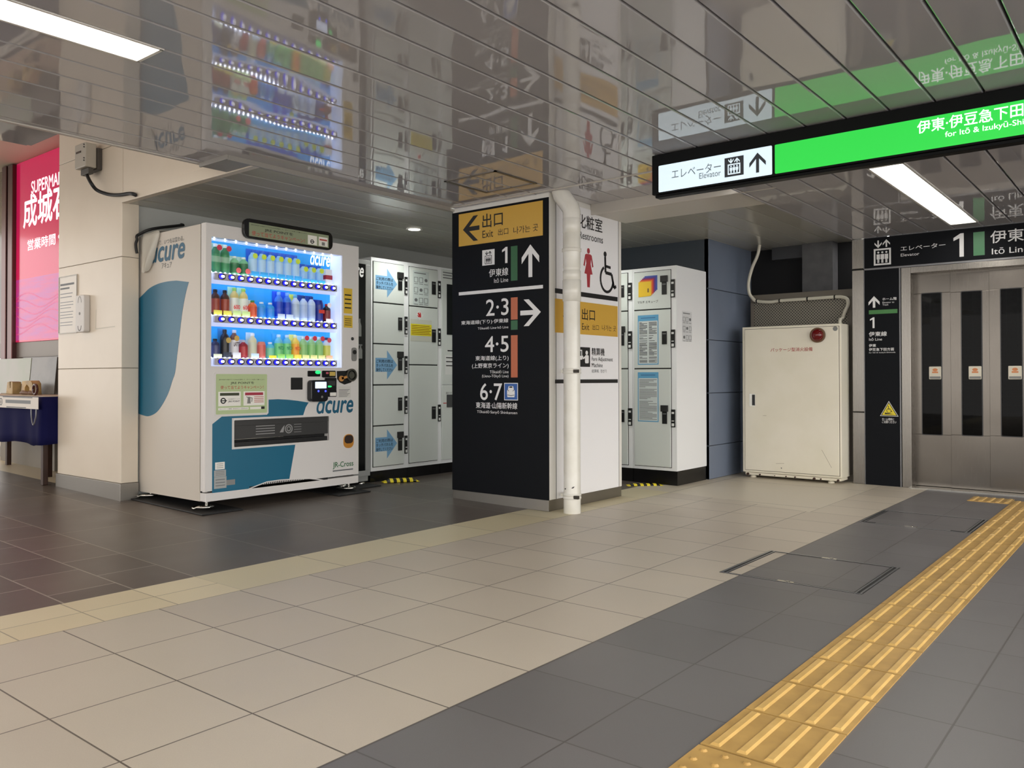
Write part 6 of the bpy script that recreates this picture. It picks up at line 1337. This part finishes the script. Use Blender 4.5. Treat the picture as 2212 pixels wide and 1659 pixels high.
cl.add([(-9.5, TF, tz), (TX, TF, tz), (TX, TB, tz), (-9.5, TB, tz)], [(0, 1, 2, 3)], 1)
ob = cl.build('tablecloth', [CLm, mat('cloth_pale', (200, 190, 172), .7)]); so = ob.modifiers.new('thickness', 'SOLIDIFY'); so.thickness = .004; so.offset = 1; tag(ob, 'navy tablecloth hanging over the front of the display table at far left', 'tablecloth')
Fb = Face('Y', TF - .048); b4 = (Fb.px(-90, 880)[0], Fb.px(40, 882)[1], Fb.px(82, 880)[0], Fb.px(40, 857)[1])
bn = thing('banner', 'white cloth banner with grey print pinned to the front of the navy tablecloth', 'banner', ((b4[0]+b4[2])/2, TF - .048, b4[1])); MB().fbox(Fb, *b4, -.004, 0).build('banner_cloth', mat('banner_white', (222, 216, 208), .6), bn)
hb3 = b4[3] - b4[1]; zt_ = b4[1] + hb3 * .42; mb = MB(); cx5 = Fb.px(2, 870)[0]; mb.ring(Fb, disc(cx5, zt_ + .01, .035, n=18), disc(cx5, zt_ + .01, .025, n=18), 0, .001); mb.line(Fb, [(cx5 - .012, zt_ - .005), (cx5, zt_ + .025), (cx5 + .012, zt_ - .005)], .006, 0, .001); mb.build('round_mark', LETG, bn)
rpoly(bn, 'print_line', Fb, (Fb.px(12, 870)[0], zt_, Fb.px(66, 870)[0], zt_ + .03), LETG, 0, .0008); rpoly(bn, 'print_line', Fb, (Fb.px(14, 870)[0], zt_ - .04, Fb.px(56, 870)[0], zt_ - .03), LETG, 0, .0008); rpoly(bn, 'print_line', Fb, (Fb.px(6, 870)[0], zt_ + .05, Fb.px(70, 870)[0], zt_ + .058), LETG, 0, .0008)
c0_, c1_ = Fb.px(70, 883), Fb.px(81, 883); zl_ = Fb.px(75, 918)[1]
tag(MB().tube(smooth([Fb.P(c0_[0], b4[1] - .002, .010), Fb.P(c0_[0] + .008, (b4[1] + zl_) / 2, .010), Fb.P((c0_[0] + c1_[0]) / 2, zl_, .012), Fb.P(c1_[0] - .008, (b4[1] + zl_) / 2, .010), Fb.P(c1_[0], b4[1] - .002, .010)]), .006, 8).build('chain', mat('chain_grey', (120, 120, 124), .4, .6)), 'grey chain loop hanging below the white banner', 'chain')
# boards standing at the back of the table
def board(label, x0, x1, m, y, lean):
    F_ = Face('Y', y); a_, b_ = F_.px(x0, 850)[0], F_.px(x1, 850)[0]; z1_ = F_.px(60, 773)[1]; mb = MB()
    q_ = [(a_, y, tz + .005), (b_, y, tz + .005), (b_, y + lean, z1_), (a_, y + lean, z1_)]
    mb.add(q_ + [(x, yy + .015, z) for x, yy, z in q_], [(0,1,2,3),(5,4,7,6),(0,4,5,1),(1,5,6,2),(2,6,7,3),(3,7,4,0)])
    o = mb.build('display_board', m, None, .002); return tag(o, label, 'board')
board('display board with a pale green landscape picture, at the back of the table', -80, 60.5, noise_mat('landscape_print', (150, 147, 138), (126, 142, 112), 2.2, .3), 3.385, .03)
db = board('dark grey display board with a small white oval, at the back of the table', 62, 116, noise_mat('dark_print', (96, 90, 82), (62, 58, 54), 3.0, .25), 3.385, .03)
# carved things on the table
def wood_block(label, x0, x1, y0_, y1_, Y, c, prof):
    F_ = Face('Y', Y); a_, b_ = F_.px(x0, 845)[0], F_.px(x1, 845)[0]; zt2 = max(F_.px(x0, y0_)[1], tz + .02); mb = MB(); w_ = b_ - a_; h_ = zt2 - tz - .006
    mb.prism(F_, [(a_ + w_ * u_, tz + .006 + h_ * v_) for u_, v_ in prof], -.05, .03); return tag(mb.build('carved_wood', noise_mat('carved_' + label.split()[0], c, tuple(int(k_ * .8) for k_ in c), 12, .5), None, .004), label, 'wood carving')
wood_block('pale carved wooden block with slots, on the table before the landscape board', 20, 34, 824, 848, 3.22, (176, 150, 100), [(0, 0), (1, 0), (1, .95), (.75, 1), (.7, .5), (.6, .5), (.55, 1), (.2, .95)])
wood_block('honey coloured carved wooden piece with a hollow, on the table before the dark board', 52, 78, 822, 846, 3.22, (190, 158, 100), [(0, 0), (.3, 0), (.34, .5), (.5, .72), (.7, .5), (.74, 0), (1, 0), (.95, .8), (.8, 1), (.1, .95)])
wood_block('dark brown lump of wood between the two carved pieces', 36, 50, 829, 846, 3.33, (96, 66, 42), [(0, 0), (1, 0), (.95, .6), (.6, 1), (.25, .8), (.05, .5)])
F_ = Face('Y', 3.06); c_ = F_.px(76, 843); mb = MB(); R_ = .042
mb.tube([F_.P(c_[0] + R_ * math.cos(t_), tz + .018 + R_ + R_ * math.sin(t_), .0) for t_ in [2 * PI * k_ / 20 for k_ in range(21)]], .012, 8, caps=False); tag(mb.build('bracelet', mat('bracelet_brown', (70, 34, 30), .25)), 'dark red round bracelet standing at the front right corner of the table', 'bracelet')
for i, (x, w_, lb) in enumerate(((44, 16, 'long brown carved piece lying at the front of the table'), (62, 9, 'small brown carved piece lying next to the bracelet'))):
    F_ = Face('Y', 3.08); a_ = F_.px(x, 848)[0]; mb = MB(); ln_ = F_.px(x + w_, 848)[0] - a_
    mb.tube([(a_, 3.08, tz + .024), (a_ + ln_ * .3, 3.08, tz + .03), (a_ + ln_ * .7, 3.09, tz + .026), (a_ + ln_, 3.09, tz + .022)], [.008, .020, .016, .006], 10); tag(mb.build('carved_wood', mat('carved_brown', (104, 74, 54), .5)), lb, 'wood carving')
# bench with a white seat seen under the table
bt = thing('low_bench', 'grey bench with a white slab top behind the navy covered table', 'bench', (-9.0, 3.52, zf(-9)))
zb_ = zf(-9) + .33; MB().box(-9.9, -8.75, 3.46, 3.60, zb_, zb_ + .09).build('slab', mat('slab_white', (216, 206, 190), .5), bt, .005); MB().box(-8.72, -8.52, 3.48, 3.58, zf(-8.6) + .001, zb_ + .18).build('post', mat('post_grey', (120, 112, 100), .5), bt, .004); MB().box(-9.9, -8.74, 3.49, 3.57, zf(-9.9) - .02, zb_ - .004).build('base', mat('post_grey', (120, 112, 100)), bt, .004)
